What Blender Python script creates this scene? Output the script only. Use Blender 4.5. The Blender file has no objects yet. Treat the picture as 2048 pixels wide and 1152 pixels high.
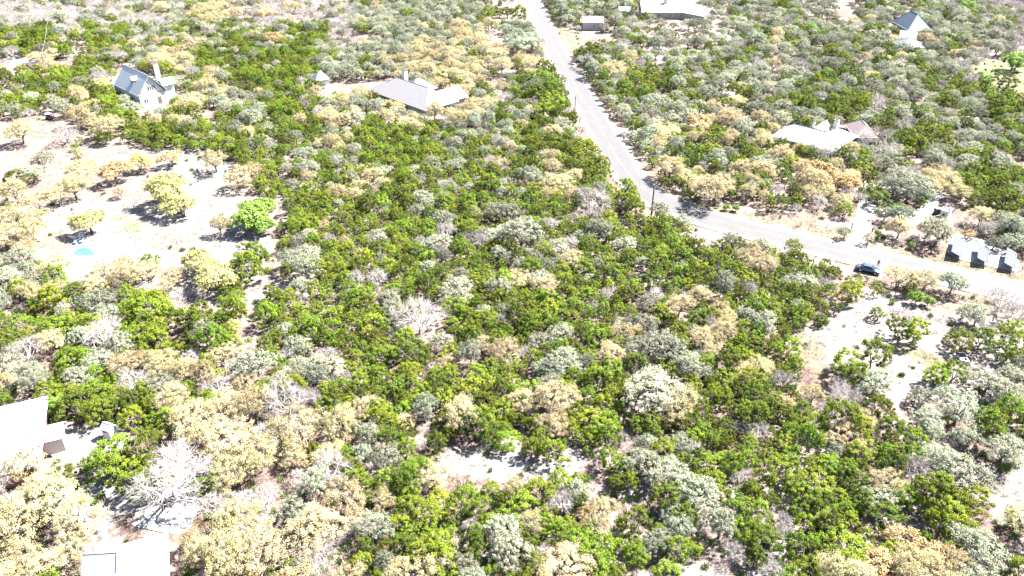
import bpy, math, random
import numpy as np
from mathutils import Vector

# ------------------------------------------------------------------ camera, sky, sun, exposure
S = bpy.context.scene
COL = S.collection
F = 2048*28/36; TH = math.radians(31.2); HC = 82.7          # drone lens, tilt, flying height
cam = bpy.data.objects.new('camera', bpy.data.cameras.new('camera'))
cam.data.lens = 28; cam.data.sensor_width = 36; cam.data.clip_end = 20000; cam.data.clip_start = 1
cam.location = (0, 0, HC); cam.rotation_euler = (math.pi/2-TH, 0, 0)
COL.objects.link(cam); S.camera = cam
SUN_AZ = math.radians(64); SUN_EL = math.radians(50)      # azimuth clockwise from +Y
w = bpy.data.worlds.new('World'); S.world = w; w.use_nodes = True
sky = w.node_tree.nodes.new('ShaderNodeTexSky'); sky.sky_type = 'NISHITA'; sky.sun_disc = False
sky.sun_elevation = SUN_EL; sky.sun_rotation = SUN_AZ
bg = w.node_tree.nodes['Background']; bg.inputs[1].default_value = 0.05
w.node_tree.links.new(sky.outputs[0], bg.inputs[0])
sl = bpy.data.lights.new('sun', 'SUN'); sl.energy = 5; sl.angle = math.radians(0.5); sl.color = (1, 0.96, 0.9)
so = bpy.data.objects.new('sun', sl); COL.objects.link(so)
sd = Vector((math.sin(SUN_AZ)*math.cos(SUN_EL), math.cos(SUN_AZ)*math.cos(SUN_EL), math.sin(SUN_EL)))
so.rotation_euler = sd.to_track_quat('Z', 'Y').to_euler()
S.view_settings.view_transform = 'Standard'; S.view_settings.look = 'None'
S.view_settings.exposure = 3.45; S.view_settings.gamma = 1; S.view_settings.use_curve_mapping = False
S.cycles.max_bounces = 4; S.cycles.diffuse_bounces = 1; S.cycles.glossy_bounces = 2
S.cycles.transmission_bounces = 2; S.cycles.transparent_max_bounces = 4

rng = np.random.default_rng(7); random.seed(7)

# ------------------------------------------------------------------ where a spot seen in the photograph lies in the world
def P(x, y, z=0.0):
    a = (x-1024)/F; b = -(y-576)/F
    dx, dy, dz = a, b*math.sin(TH)+math.cos(TH), b*math.cos(TH)-math.sin(TH)
    t = (z-HC)/dz
    return np.array((dx*t, dy*t, z))
def Q(X, Y, Z=0.0):
    z = Z-HC; f = Y*math.cos(TH)-z*math.sin(TH); u = Y*math.sin(TH)+z*math.cos(TH)
    return 1024+F*X/f, 576-F*u/f
def scale_at(X, Y, Z=0.0):
    return F/(Y*math.cos(TH)-(Z-HC)*math.sin(TH))

# ------------------------------------------------------------------ materials
MATS = {}
def mat(name, color, rough=0.8, noise=None, spec=0.3, metal=0.0, bump=None, transl=0.0, vary=0.0, huevar=0.0, coat=0.0):
    """noise = (scale, second colour) in world metres; vary = brightness change from one object to the next"""
    if name in MATS: return MATS[name]
    m = bpy.data.materials.new(name); m.use_nodes = True; nt = m.node_tree; N = nt.nodes; L = nt.links
    p = N['Principled BSDF']; p.inputs['Roughness'].default_value = rough; p.inputs['Metallic'].default_value = metal
    p.inputs['Specular IOR Level'].default_value = spec
    p.inputs['Coat Weight'].default_value = coat
    rgb = N.new('ShaderNodeRGB'); rgb.outputs[0].default_value = (*color, 1); out = rgb.outputs[0]
    if noise:
        g = N.new('ShaderNodeNewGeometry'); n = N.new('ShaderNodeTexNoise'); n.inputs['Scale'].default_value = noise[0]
        n.inputs['Detail'].default_value = 5; n.inputs['Roughness'].default_value = 0.65
        L.new(g.outputs['Position'], n.inputs['Vector'])
        r = N.new('ShaderNodeValToRGB'); r.color_ramp.elements[0].position = .35; r.color_ramp.elements[1].position = .65
        L.new(n.outputs[0], r.inputs[0])
        mx = N.new('ShaderNodeMix'); mx.data_type = 'RGBA'
        L.new(r.outputs[0], mx.inputs['Factor']); L.new(out, mx.inputs['A']); mx.inputs['B'].default_value = (*noise[1], 1)
        out = mx.outputs['Result']
    if vary or huevar:
        oi = N.new('ShaderNodeObjectInfo'); h = N.new('ShaderNodeHueSaturation')
        mr = N.new('ShaderNodeMapRange'); mr.inputs['To Min'].default_value = 1-vary; mr.inputs['To Max'].default_value = 1+vary
        L.new(oi.outputs['Random'], mr.inputs['Value']); L.new(mr.outputs[0], h.inputs['Value'])
        ml = N.new('ShaderNodeMath'); ml.operation = 'MULTIPLY'; ml.inputs[1].default_value = 7.31
        fr = N.new('ShaderNodeMath'); fr.operation = 'FRACT'; L.new(oi.outputs['Random'], ml.inputs[0]); L.new(ml.outputs[0], fr.inputs[0])
        m2 = N.new('ShaderNodeMapRange'); m2.inputs['To Min'].default_value = .5-huevar; m2.inputs['To Max'].default_value = .5+huevar
        L.new(fr.outputs[0], m2.inputs['Value']); L.new(m2.outputs[0], h.inputs['Hue'])
        L.new(out, h.inputs['Color']); out = h.outputs[0]
    L.new(out, p.inputs['Base Color'])
    if bump:
        g = N.new('ShaderNodeNewGeometry'); n = N.new('ShaderNodeTexNoise'); n.inputs['Scale'].default_value = bump[0]; n.inputs['Detail'].default_value = 6
        L.new(g.outputs['Position'], n.inputs['Vector']); b = N.new('ShaderNodeBump'); b.inputs['Strength'].default_value = bump[1]
        b.inputs['Distance'].default_value = bump[2]; L.new(n.outputs[0], b.inputs['Height']); L.new(b.outputs[0], p.inputs['Normal'])
    if transl:
        t = N.new('ShaderNodeBsdfTranslucent'); L.new(out, t.inputs['Color']); ms = N.new('ShaderNodeMixShader'); ms.inputs[0].default_value = transl
        L.new(p.outputs[0], ms.inputs[1]); L.new(t.outputs[0], ms.inputs[2]); L.new(ms.outputs[0], N['Material Output'].inputs['Surface'])
    MATS[name] = m; return m

# ------------------------------------------------------------------ mesh collecting
class MB:
    def __init__(s): s.v = []; s.f = []; s.m = []
    def add(s, vs, fs, mi=0):
        o = len(s.v); s.v += [tuple(map(float, v)) for v in vs]; s.f += [tuple(i+o for i in f) for f in fs]; s.m += [mi]*len(fs)
    def box(s, c, d, rz=0.0, mi=0, taper=1.0):
        x, y, z = d[0]/2, d[1]/2, d[2]/2; cs, sn = math.cos(rz), math.sin(rz); vs = []
        for zz, k in ((-z, 1), (z, taper)):
            for a, b in ((-x, -y), (x, -y), (x, y), (-x, y)):
                a *= k; b *= k; vs.append((c[0]+a*cs-b*sn, c[1]+a*sn+b*cs, c[2]+zz))
        s.add(vs, [(3, 2, 1, 0), (4, 5, 6, 7), (0, 1, 5, 4), (1, 2, 6, 5), (2, 3, 7, 6), (3, 0, 4, 7)], mi)
    def tube(s, pts, rad, n=6, mi=0):
        pts = [np.array(p, float) for p in pts]
        if not hasattr(rad, '__len__'): rad = [rad]*len(pts)
        vs = []; k = len(pts)
        for i, p in enumerate(pts):
            t = pts[min(i+1, k-1)]-pts[max(i-1, 0)]; t = t/(np.linalg.norm(t)+1e-9)
            a = np.cross(t, (0, 0, 1)) if abs(t[2]) < .95 else np.cross(t, (1, 0, 0)); a /= np.linalg.norm(a); b = np.cross(t, a)
            for j in range(n):
                w_ = 2*math.pi*j/n; vs.append(p+rad[i]*(math.cos(w_)*a+math.sin(w_)*b))
        fs = [(i*n+j, i*n+(j+1) % n, (i+1)*n+(j+1) % n, (i+1)*n+j) for i in range(k-1) for j in range(n)]
        fs += [tuple(range(n))[::-1], tuple((k-1)*n+j for j in range(n))]
        s.add(vs, fs, mi)
    def prism(s, poly, z0, z1, mi=0):
        n = len(poly); vs = [(p[0], p[1], z0) for p in poly]+[(p[0], p[1], z1) for p in poly]
        s.add(vs, [tuple(range(n))[::-1], tuple(range(n, 2*n))]+[(i, (i+1) % n, (i+1) % n+n, i+n) for i in range(n)], mi)
    def slab(s, quad, t, mi=0):                       # a flat polygon given a thickness downwards
        n = len(quad); vs = [tuple(q) for q in quad]+[(q[0], q[1], q[2]-t) for q in quad]
        s.add(vs, [tuple(range(n)), tuple(range(n, 2*n))[::-1]]+[(i, i+n, (i+1) % n+n, (i+1) % n) for i in range(n)], mi)
    def build(s, name, m, parent=None, smooth=False):
        me = bpy.data.meshes.new(name); me.from_pydata(s.v, [], s.f); me.update()
        for q in (m if isinstance(m, (list, tuple)) else [m]): me.materials.append(q)
        if isinstance(m, (list, tuple)): me.polygons.foreach_set('material_index', s.m)
        if smooth: me.polygons.foreach_set('use_smooth', [True]*len(s.f))
        o = bpy.data.objects.new(name, me); COL.objects.link(o)
        if parent: o.parent = parent
        return o
def tag(o, label=None, cat=None, group=None, kind=None):
    if label: o['label'] = label
    if cat: o['category'] = cat
    if group: o['group'] = group
    if kind: o['kind'] = kind
    return o
def empty(name, loc, rz=0.0):
    o = bpy.data.objects.new(name, None); COL.objects.link(o); o.location = tuple(map(float, loc)); o.rotation_euler = (0, 0, rz); o.empty_display_size = .3
    return o
def inside(px, py, poly):
    c = False; n = len(poly); j = n-1
    for i in range(n):
        xi, yi = poly[i]; xj, yj = poly[j]
        if (yi > py) != (yj > py) and px < (xj-xi)*(py-yi)/(yj-yi)+xi: c = not c
        j = i
    return c

# ------------------------------------------------------------------ ground
def axis(a, b, st, far):
    core = np.arange(a, b+.01, st)
    return np.concatenate([[-far, -far/3, a-150, a-40, a-10], core, [b+10, b+40, b+150, far/3, far]])
xs = axis(-265, 265, 1.3, 6000); ys = axis(45, 520, 1.3, 6000)
XX, YY = np.meshgrid(xs, ys)
nx, ny = len(xs), len(ys)
def vnoise(X, Y, sc, seed):
    r = np.random.default_rng(seed); T = r.random((128, 128))
    x = X/sc; y = Y/sc; xi = np.floor(x).astype(int); yi = np.floor(y).astype(int); fx = x-xi; fy = y-yi
    fx = fx*fx*(3-2*fx); fy = fy*fy*(3-2*fy); g = lambda a, b: T[a % 128, b % 128]
    return (g(xi, yi)*(1-fx)+g(xi+1, yi)*fx)*(1-fy)+(g(xi, yi+1)*(1-fx)+g(xi+1, yi+1)*fx)*fy
fn = vnoise(XX, YY, 9, 1)*.5+vnoise(XX, YY, 3.5, 2)*.3+vnoise(XX, YY, 1.6, 3)*.2
soil = np.zeros((ny, nx, 3)); A = np.array((.165, .135, .122)); B_ = np.array((.092, .064, .054))
k = np.clip((fn-.35)/.3, 0, 1)[..., None]; soil[:] = A*k+B_*(1-k)
zz = HC; ff = YY*math.cos(TH)+zz*math.sin(TH)
PX = 1024+F*XX/ff; PY = 576-F*(YY*math.sin(TH)-zz*math.cos(TH))/ff
jx = (vnoise(XX, YY, 4, 5)-.5); jy = (vnoise(XX, YY, 4, 6)-.5)
sc_ = F/ff
PXj = PX+jx*sc_*5; PYj = PY+jy*sc_*3
def paint(poly, color, amt=1.0):
    c = np.zeros(XX.shape, bool); n = len(poly); j = n-1
    for i in range(n):
        xi, yi = poly[i]; xj, yj = poly[j]
        if yi != yj:
            c ^= ((yi > PYj) != (yj > PYj)) & (PXj < (xj-xi)*(PYj-yi)/(yj-yi)+xi)
        j = i
    kk = (c*amt*(.75+.5*(fn-.5)))[..., None]; kk = np.clip(kk, 0, 1)
    soil[:] = soil*(1-kk)+np.array(color)*kk
WHITE = (.150, .138, .130); SAND = (.128, .100, .088); DRY = (.108, .086, .058)
paint([(0, 225), (130, 225), (240, 255), (360, 270), (500, 330), (560, 420), (560, 520), (530, 640), (510, 740), (465, 750), (350, 640), (300, 580), (0, 600)], SAND)
paint([(300, 290), (400, 290), (480, 340), (500, 420), (470, 450), (380, 420), (330, 330)], WHITE)
paint([(60, 420), (250, 395), (420, 430), (540, 480), (520, 600), (340, 600), (130, 560), (60, 520)], WHITE)
paint([(1580, 680), (1660, 600), (1780, 585), (2048, 640), (2060, 760), (1900, 820), (1780, 770), (1650, 730)], WHITE, .9)
paint([(1718, 676), (1781, 683), (1923, 724), (1915, 738), (1860, 735), (1786, 711), (1716, 690)], (.078, .070, .036))
paint([(1570, 668), (1632, 668), (1640, 700), (1660, 730), (1690, 760), (1650, 750), (1600, 700)], (.10, .078, .045))
paint([(1940, 930), (2080, 900), (2080, 1060), (1980, 1030)], WHITE, .8)
paint([(840, 925), (905, 885), (1010, 900), (1110, 905), (1195, 900), (1200, 935), (1120, 945), (1085, 965), (1000, 950), (900, 955)], (.18, .172, .168))
paint([(1255, 975), (1310, 960), (1290, 1000), (1262, 1003)], (.18, .172, .168))
paint([(1330, 1160), (1360, 1120), (1480, 1135), (1536, 1120), (1560, 1060), (1600, 1080), (1560, 1160)], (.18, .172, .168))
paint([(130, 1000), (250, 930), (390, 985), (380, 1060), (330, 1070), (250, 1045), (150, 1130), (90, 1100)], (.18, .176, .172))
paint([(70, 860), (150, 840), (230, 850), (250, 880), (190, 960), (80, 960)], (.175, .168, .163))
paint([(378, 996), (450, 994), (478, 1030), (460, 1060), (380, 1070)], (.115, .08, .042))
paint([(340, 1070), (560, 1070), (560, 1170), (340, 1170)], (.115, .088, .058), .8)
paint([(60, 470), (140, 470), (140, 520), (60, 500)], (.115, .09, .058), .7)
paint([(222, 437), (268, 440), (300, 463), (240, 468)], (.045, .12, .02), .8)
paint([(270, 465), (400, 470), (370, 520), (290, 500)], (.088, .083, .054), .6)
# verges of the road
paint([(1075, 0), (1125, 0), (1160, 70), (1180, 100), (1150, 120), (1190, 200), (1260, 290), (1340, 370), (1420, 410), (1560, 435), (1710, 450), (1700, 490), (1536, 458), (1380, 412), (1280, 350), (1200, 210), (1130, 100)], DRY)
paint([(1730, 470), (1890, 500), (2048, 540), (2060, 570), (1736, 500)], DRY)
paint([(1716, 560), (1850, 570), (2060, 600), (2060, 640), (1830, 600), (1720, 580)], DRY, .7)
paint([(1880, 455), (1950, 462), (2050, 500), (2060, 560), (1880, 520)], (.09, .075, .045), .6)
paint([(940, 60), (1015, 0), (1060, 0), (1110, 130), (1080, 130), (990, 120), (980, 90)], SAND)
paint([(1000, 90), (1090, 110), (1110, 130), (990, 130)], (.095, .074, .05), .8)
paint([(590, 155), (640, 160), (730, 165), (720, 200), (640, 190)], (.115, .10, .075), .9)
paint([(1940, 125), (2060, 120), (2060, 185), (1990, 178), (1940, 150)], (.082, .098, .038))
paint([(1960, 140), (2000, 142), (1990, 155), (1965, 152)], (.045, .10, .02))
paint([(1400, 60), (1500, 20), (1530, 0), (1470, 0), (1420, 40)], SAND)
paint([(1440, 65), (1500, 100), (1480, 110), (1430, 80)], (.07, .08, .035), .7)
paint([(1460, 100), (1400, 95), (1350, 120), (1420, 125)], (.09, .09, .055), .6)
paint([(0, 100), (60, 95), (110, 100), (70, 130), (0, 120)], WHITE)
paint([(350, 0), (460, 0), (440, 12), (380, 14)], SAND)
paint([(1650, 0), (1750, 0), (1690, 18), (1655, 16)], SAND)
paint([(370, 195), (440, 195), (445, 225), (385, 225)], SAND)
z0 = (vnoise(XX, YY, 6, 11)-.5)*.25*np.clip((500-np.abs(XX)-0)/500, 0, 1)
z0 = np.where((np.abs(XX) < 264) & (YY > 46) & (YY < 519), -.02-(vnoise(XX, YY, 2.5, 12))*.10, -.1)
gv = np.stack([XX, YY, z0], -1).reshape(-1, 3)
idx = np.arange(nx*ny).reshape(ny, nx)
gf = np.stack([idx[:-1, :-1], idx[:-1, 1:], idx[1:, 1:], idx[1:, :-1]], -1).reshape(-1, 4)
def npmesh(name, v, f, m, mi=None):
    me = bpy.data.meshes.new(name); nv, nf, kf = len(v), len(f), f.shape[1]
    me.vertices.add(nv); me.vertices.foreach_set('co', np.ascontiguousarray(v, np.float32).ravel())
    me.loops.add(nf*kf); me.loops.foreach_set('vertex_index', np.ascontiguousarray(f, np.int32).ravel())
    me.polygons.add(nf); me.polygons.foreach_set('loop_start', np.arange(0, nf*kf, kf, dtype=np.int32))
    for q in m: me.materials.append(q)
    if mi is not None: me.polygons.foreach_set('material_index', np.asarray(mi, np.int32))
    me.update(calc_edges=True); me.validate()
    return me
gm = bpy.data.materials.new('ground_soil'); gm.use_nodes = True; N = gm.node_tree.nodes; L = gm.node_tree.links
p = N['Principled BSDF']; p.inputs['Roughness'].default_value = .95; p.inputs['Specular IOR Level'].default_value = .1
at = N.new('ShaderNodeAttribute'); at.attribute_name = 'soil'
geo = N.new('ShaderNodeNewGeometry')
def gnoise(sc, lo, hi, a, b, rough=.7):
    n = N.new('ShaderNodeTexNoise'); n.inputs['Scale'].default_value = sc; n.inputs['Detail'].default_value = 6; n.inputs['Roughness'].default_value = rough
    L.new(geo.outputs['Position'], n.inputs['Vector']); r = N.new('ShaderNodeMapRange'); r.inputs['From Min'].default_value = lo; r.inputs['From Max'].default_value = hi
    r.inputs['To Min'].default_value = a; r.inputs['To Max'].default_value = b; L.new(n.outputs[0], r.inputs['Value']); return r.outputs[0]
n1 = gnoise(1.6, .36, .58, .42, 1.15, .8); n2 = gnoise(.25, .38, .62, .62, 1.15)
mu = N.new('ShaderNodeMath'); mu.operation = 'MULTIPLY'; L.new(n1, mu.inputs[0]); L.new(n2, mu.inputs[1])
hs = N.new('ShaderNodeHueSaturation'); L.new(at.outputs['Color'], hs.inputs['Color']); L.new(mu.outputs[0], hs.inputs['Value']); L.new(hs.outputs[0], p.inputs['Base Color'])
bn = N.new('ShaderNodeTexNoise'); bn.inputs['Scale'].default_value = 2.2; bn.inputs['Detail'].default_value = 8; L.new(geo.outputs['Position'], bn.inputs['Vector'])
bp_ = N.new('ShaderNodeBump'); bp_.inputs['Strength'].default_value = .7; bp_.inputs['Distance'].default_value = .15; L.new(bn.outputs[0], bp_.inputs['Height']); L.new(bp_.outputs[0], p.inputs['Normal'])
me = npmesh('ground', gv, gf, [gm])
ca = me.color_attributes.new('soil', 'FLOAT_COLOR', 'POINT')
ca.data.foreach_set('color', np.concatenate([soil.reshape(-1, 3), np.ones((nx*ny, 1))], 1).astype(np.float32).ravel())
go = bpy.data.objects.new('ground', me); COL.objects.link(go); tag(go, 'pale dry caliche and leaf litter ground', kind='structure')

# ------------------------------------------------------------------ road
asph = mat('asphalt', (.043, .042, .0455), .9, (0.35, (.049, .048, .051)), bump=(20, .3, .01))
cl = [(1040, -60), (1050, -30), (1064, 0), (1078, 36), (1094, 72), (1114, 108), (1138, 144), (1156, 180), (1177, 216), (1198, 252), (1220, 288), (1243, 330), (1266, 362), (1292, 388), (1330, 410), (1385, 429),
      (1460, 450), (1536, 469), (1620, 488), (1700, 508), (1786, 527), (1850, 541), (1911, 555), (1980, 571), (2048, 588), (2150, 612), (2300, 650)]
c = np.array([P(*q)[:2] for q in cl])
def smooth(c, it=2):
    for _ in range(it):
        q = [c[0]]
        for i in range(len(c)-1): q += [c[i]*.75+c[i+1]*.25, c[i]*.25+c[i+1]*.75]
        q.append(c[-1]); c = np.array(q)
    return c
c[1:-1] = (c[:-2]+c[1:-1]*2+c[2:])/4
ROAD = smooth(c, 3)
def offset(c, d):
    t = np.gradient(c, axis=0); t /= np.linalg.norm(t, axis=1)[:, None]
    return c+np.stack([-t[:, 1], t[:, 0]], 1)*d
def strip(name, c, d0, d1, z, m, label, th=.02, kind='structure'):
    a, b = offset(c, d0), offset(c, d1); mb = MB(); n = len(c)
    vs = [(*q, z) for q in a]+[(*q, z) for q in b]
    mb.add(vs, [(i, i+1, i+1+n, i+n) for i in range(n-1)])
    o = mb.build(name, m); tag(o, label, kind=kind); return o
strip('road', ROAD, -3.6, 3.6, .030, asph, 'sun bleached two lane asphalt road curving through the woods')
strip('road_shoulder', ROAD, -5.0, 5.0, .022, mat('shoulder_gravel', (.075, .063, .052), .95, (1.5, (.11, .098, .086)), bump=(8, .6, .03)), 'pale gravel shoulder along both road edges')
wp = mat('road_paint_white', (.12, .12, .12), .7, (3, (.075, .075, .075))); yp = mat('road_paint_yellow', (.10, .065, .022), .7, (3, (.06, .047, .027)))
strip('white_edge_marking', ROAD, 3.2, 3.35, .036, wp, 'thin white edge line painted on the road, outer side')
strip('white_edge_marking', ROAD, -3.35, -3.2, .036, wp, 'thin white edge line painted on the road, inner side')
strip('yellow_centre_marking', ROAD, .08, .20, .036, yp, 'worn double yellow centre line of the road, far stripe')
strip('yellow_centre_marking', ROAD, -.20, -.08, .036, yp, 'worn double yellow centre line of the road, near stripe')
seal = mat('crack_sealant', (.12, .12, .13), .6)
mb = MB()
for i in range(16):
    j = random.randint(10, len(ROAD)-12); c0 = ROAD[j:j+8]; off = random.uniform(-3, 3)
    a = offset(c0, off+random.uniform(-.2, .2)); 
    for q in range(len(a)-1):
        u = a[q+1]-a[q]; nn = np.array([-u[1], u[0]])/np.linalg.norm(u)*.03
        mb.add([(*(a[q]-nn), .038), (*(a[q+1]-nn), .038), (*(a[q+1]+nn), .038), (*(a[q]+nn), .038)], [(0, 1, 2, 3)])
tag(mb.build('road_crack_seal', seal), 'thin dark tar seams along the road', kind='structure')

def sheet(name, pts, z, m, label, rounds=1):
    q = np.array([P(*p_)[:2] for p_ in pts]); q = np.vstack([q, q[:1]])
    for _ in range(rounds):
        r = []
        for i in range(len(q)-1): r += [q[i]*.8+q[i+1]*.2, q[i]*.2+q[i+1]*.8]
        q = np.array(r+[r[0]])
    mb = MB(); mb.add([(*p_, z) for p_ in q[:-1]], [tuple(range(len(q)-1))][:1]); o = mb.build(name, m); tag(o, label, kind='structure')
    if o.data.polygons[0].normal.z < 0: o.data.flip_normals()
    return o
conc = mat('pale_concrete', (.175, .172, .170), .85, (.6, (.20, .198, .196)))
sheet('driveway', [(1683, 489), (1700, 477), (1708, 460), (1714, 430), (1717, 398), (1748, 404), (1746, 440), (1733, 474), (1728, 486), (1737, 503)], .014, conc, 'white concrete driveway running up from the road', 1)
sheet('parking_apron', [(1748, 405), (1790, 418), (1822, 428), (1845, 410), (1862, 388), (1878, 375), (1890, 384), (1880, 400), (1868, 420), (1858, 440), (1848, 452), (1820, 444), (1790, 432), (1746, 425)], .010, conc, 'blown white turning area beside the concrete driveway', 2)
sheet('solar_gravel_pad', [(1893, 513), (1895, 474), (1927, 470), (1985, 486), (2034, 508), (2046, 546), (1985, 534)], .012, mat('white_gravel', (.17, .169, .167), .95, (3, (.22, .22, .22)), bump=(14, .8, .03)), 'white gravel pad under the solar arrays', 1)
sheet('patio', [(277, 196), (300, 176), (330, 176), (318, 184), (308, 192), (309, 206), (330, 212), (322, 219), (300, 218), (285, 212)], .010, conc, 'white concrete patio beside the gable end of the metal roofed house', 1)
sheet('pool_deck', [(120, 505), (140, 495), (200, 490), (232, 500), (235, 520), (190, 540), (165, 556), (140, 540)], .010, conc, 'white pool deck in the left clearing', 2)
sheet('driveway', [(-40, 152), (0, 135), (40, 117), (66, 112), (50, 125), (28, 141), (0, 157), (-40, 175)], .012, mat('far_drive', (.13, .13, .135), .9, (.5, (.16, .16, .165))), 'pale grey driveway at the left edge of the photo', 1)
sheet('driveway', [(890, 216), (930, 226), (1010, 214), (1018, 206), (990, 203), (925, 214), (905, 210)], .010, conc, 'pale driveway in front of the hip roofed house garage', 1)
sheet('driveway', [(250, 1048), (300, 1035), (395, 985), (400, 1010), (378, 1065), (340, 1068)], .010, conc, 'white concrete drive behind the lower left gabled house', 1)
sheet('path', [(645, 180), (658, 165), (664, 180), (668, 188), (655, 186)], .012, conc, 'short white path by the little white shed', 1)

# ------------------------------------------------------------------ buildings
glassm = mat('window_glass', (.02, .025, .03), .08, spec=.6)
whitew = mat('white_wall', (.38, .375, .365), .8, (.8, (.33, .32, .31)))
stone = mat('limestone_wall', (.30, .265, .23), .9, (1.2, (.22, .19, .16)), bump=(4, .6, .05))
brick = mat('red_brick_wall', (.30, .14, .11), .9, (2, (.36, .2, .16)), bump=(8, .5, .02))
pinkw = mat('pink_tan_siding', (.34, .265, .255), .8, (.6, (.30, .235, .225)))
darkt = mat('dark_trim', (.06, .05, .05), .7); whitet = mat('white_trim', (.42, .42, .415), .6)
def roofmat(name, col, rough, ribs, noise):
    m = mat(name, col, rough, noise, spec=.4 if rough < .6 else .2); nt = m.node_tree; N = nt.nodes; L = nt.links
    tc = N.new('ShaderNodeTexCoord'); wv = N.new('ShaderNodeTexWave'); wv.inputs['Scale'].default_value = ribs; wv.inputs['Distortion'].default_value = 0 if rough < .6 else 1.2
    wv.bands_direction = 'X' if rough < .6 else 'Y'
    L.new(tc.outputs['Object'], wv.inputs['Vector']); b = N.new('ShaderNodeBump'); b.inputs['Strength'].default_value = .2; b.inputs['Distance'].default_value = .03
    L.new(wv.outputs['Fac'], b.inputs['Height']); L.new(b.outputs[0], N['Principled BSDF'].inputs['Normal']); return m
r_grey = roofmat('grey_metal_roof', (.26, .267, .272), .6, .55, (.15, (.28, .287, .292)))
r_pale = roofmat('pale_shingle_roof', (.135, .13, .134), .9, 1.5, (1.5, (.115, .11, .114)))
r_white = roofmat('white_metal_roof', (.36, .365, .37), .6, .5, (.2, (.40, .40, .40)))
r_blue = roofmat('blue_grey_metal_roof', (.055, .070, .092), .6, .5, (.2, (.065, .080, .104)))
r_brown = roofmat('brown_shingle_roof', (.10, .078, .082), .9, 1.5, (1.5, (.14, .11, .11)))
r_bright = roofmat('bright_shingle_roof', (.25, .247, .252), .9, 1.5, (.8, (.225, .22, .227)))
BLD = []      # footprints in world xy, so that no tree grows in a house
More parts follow.
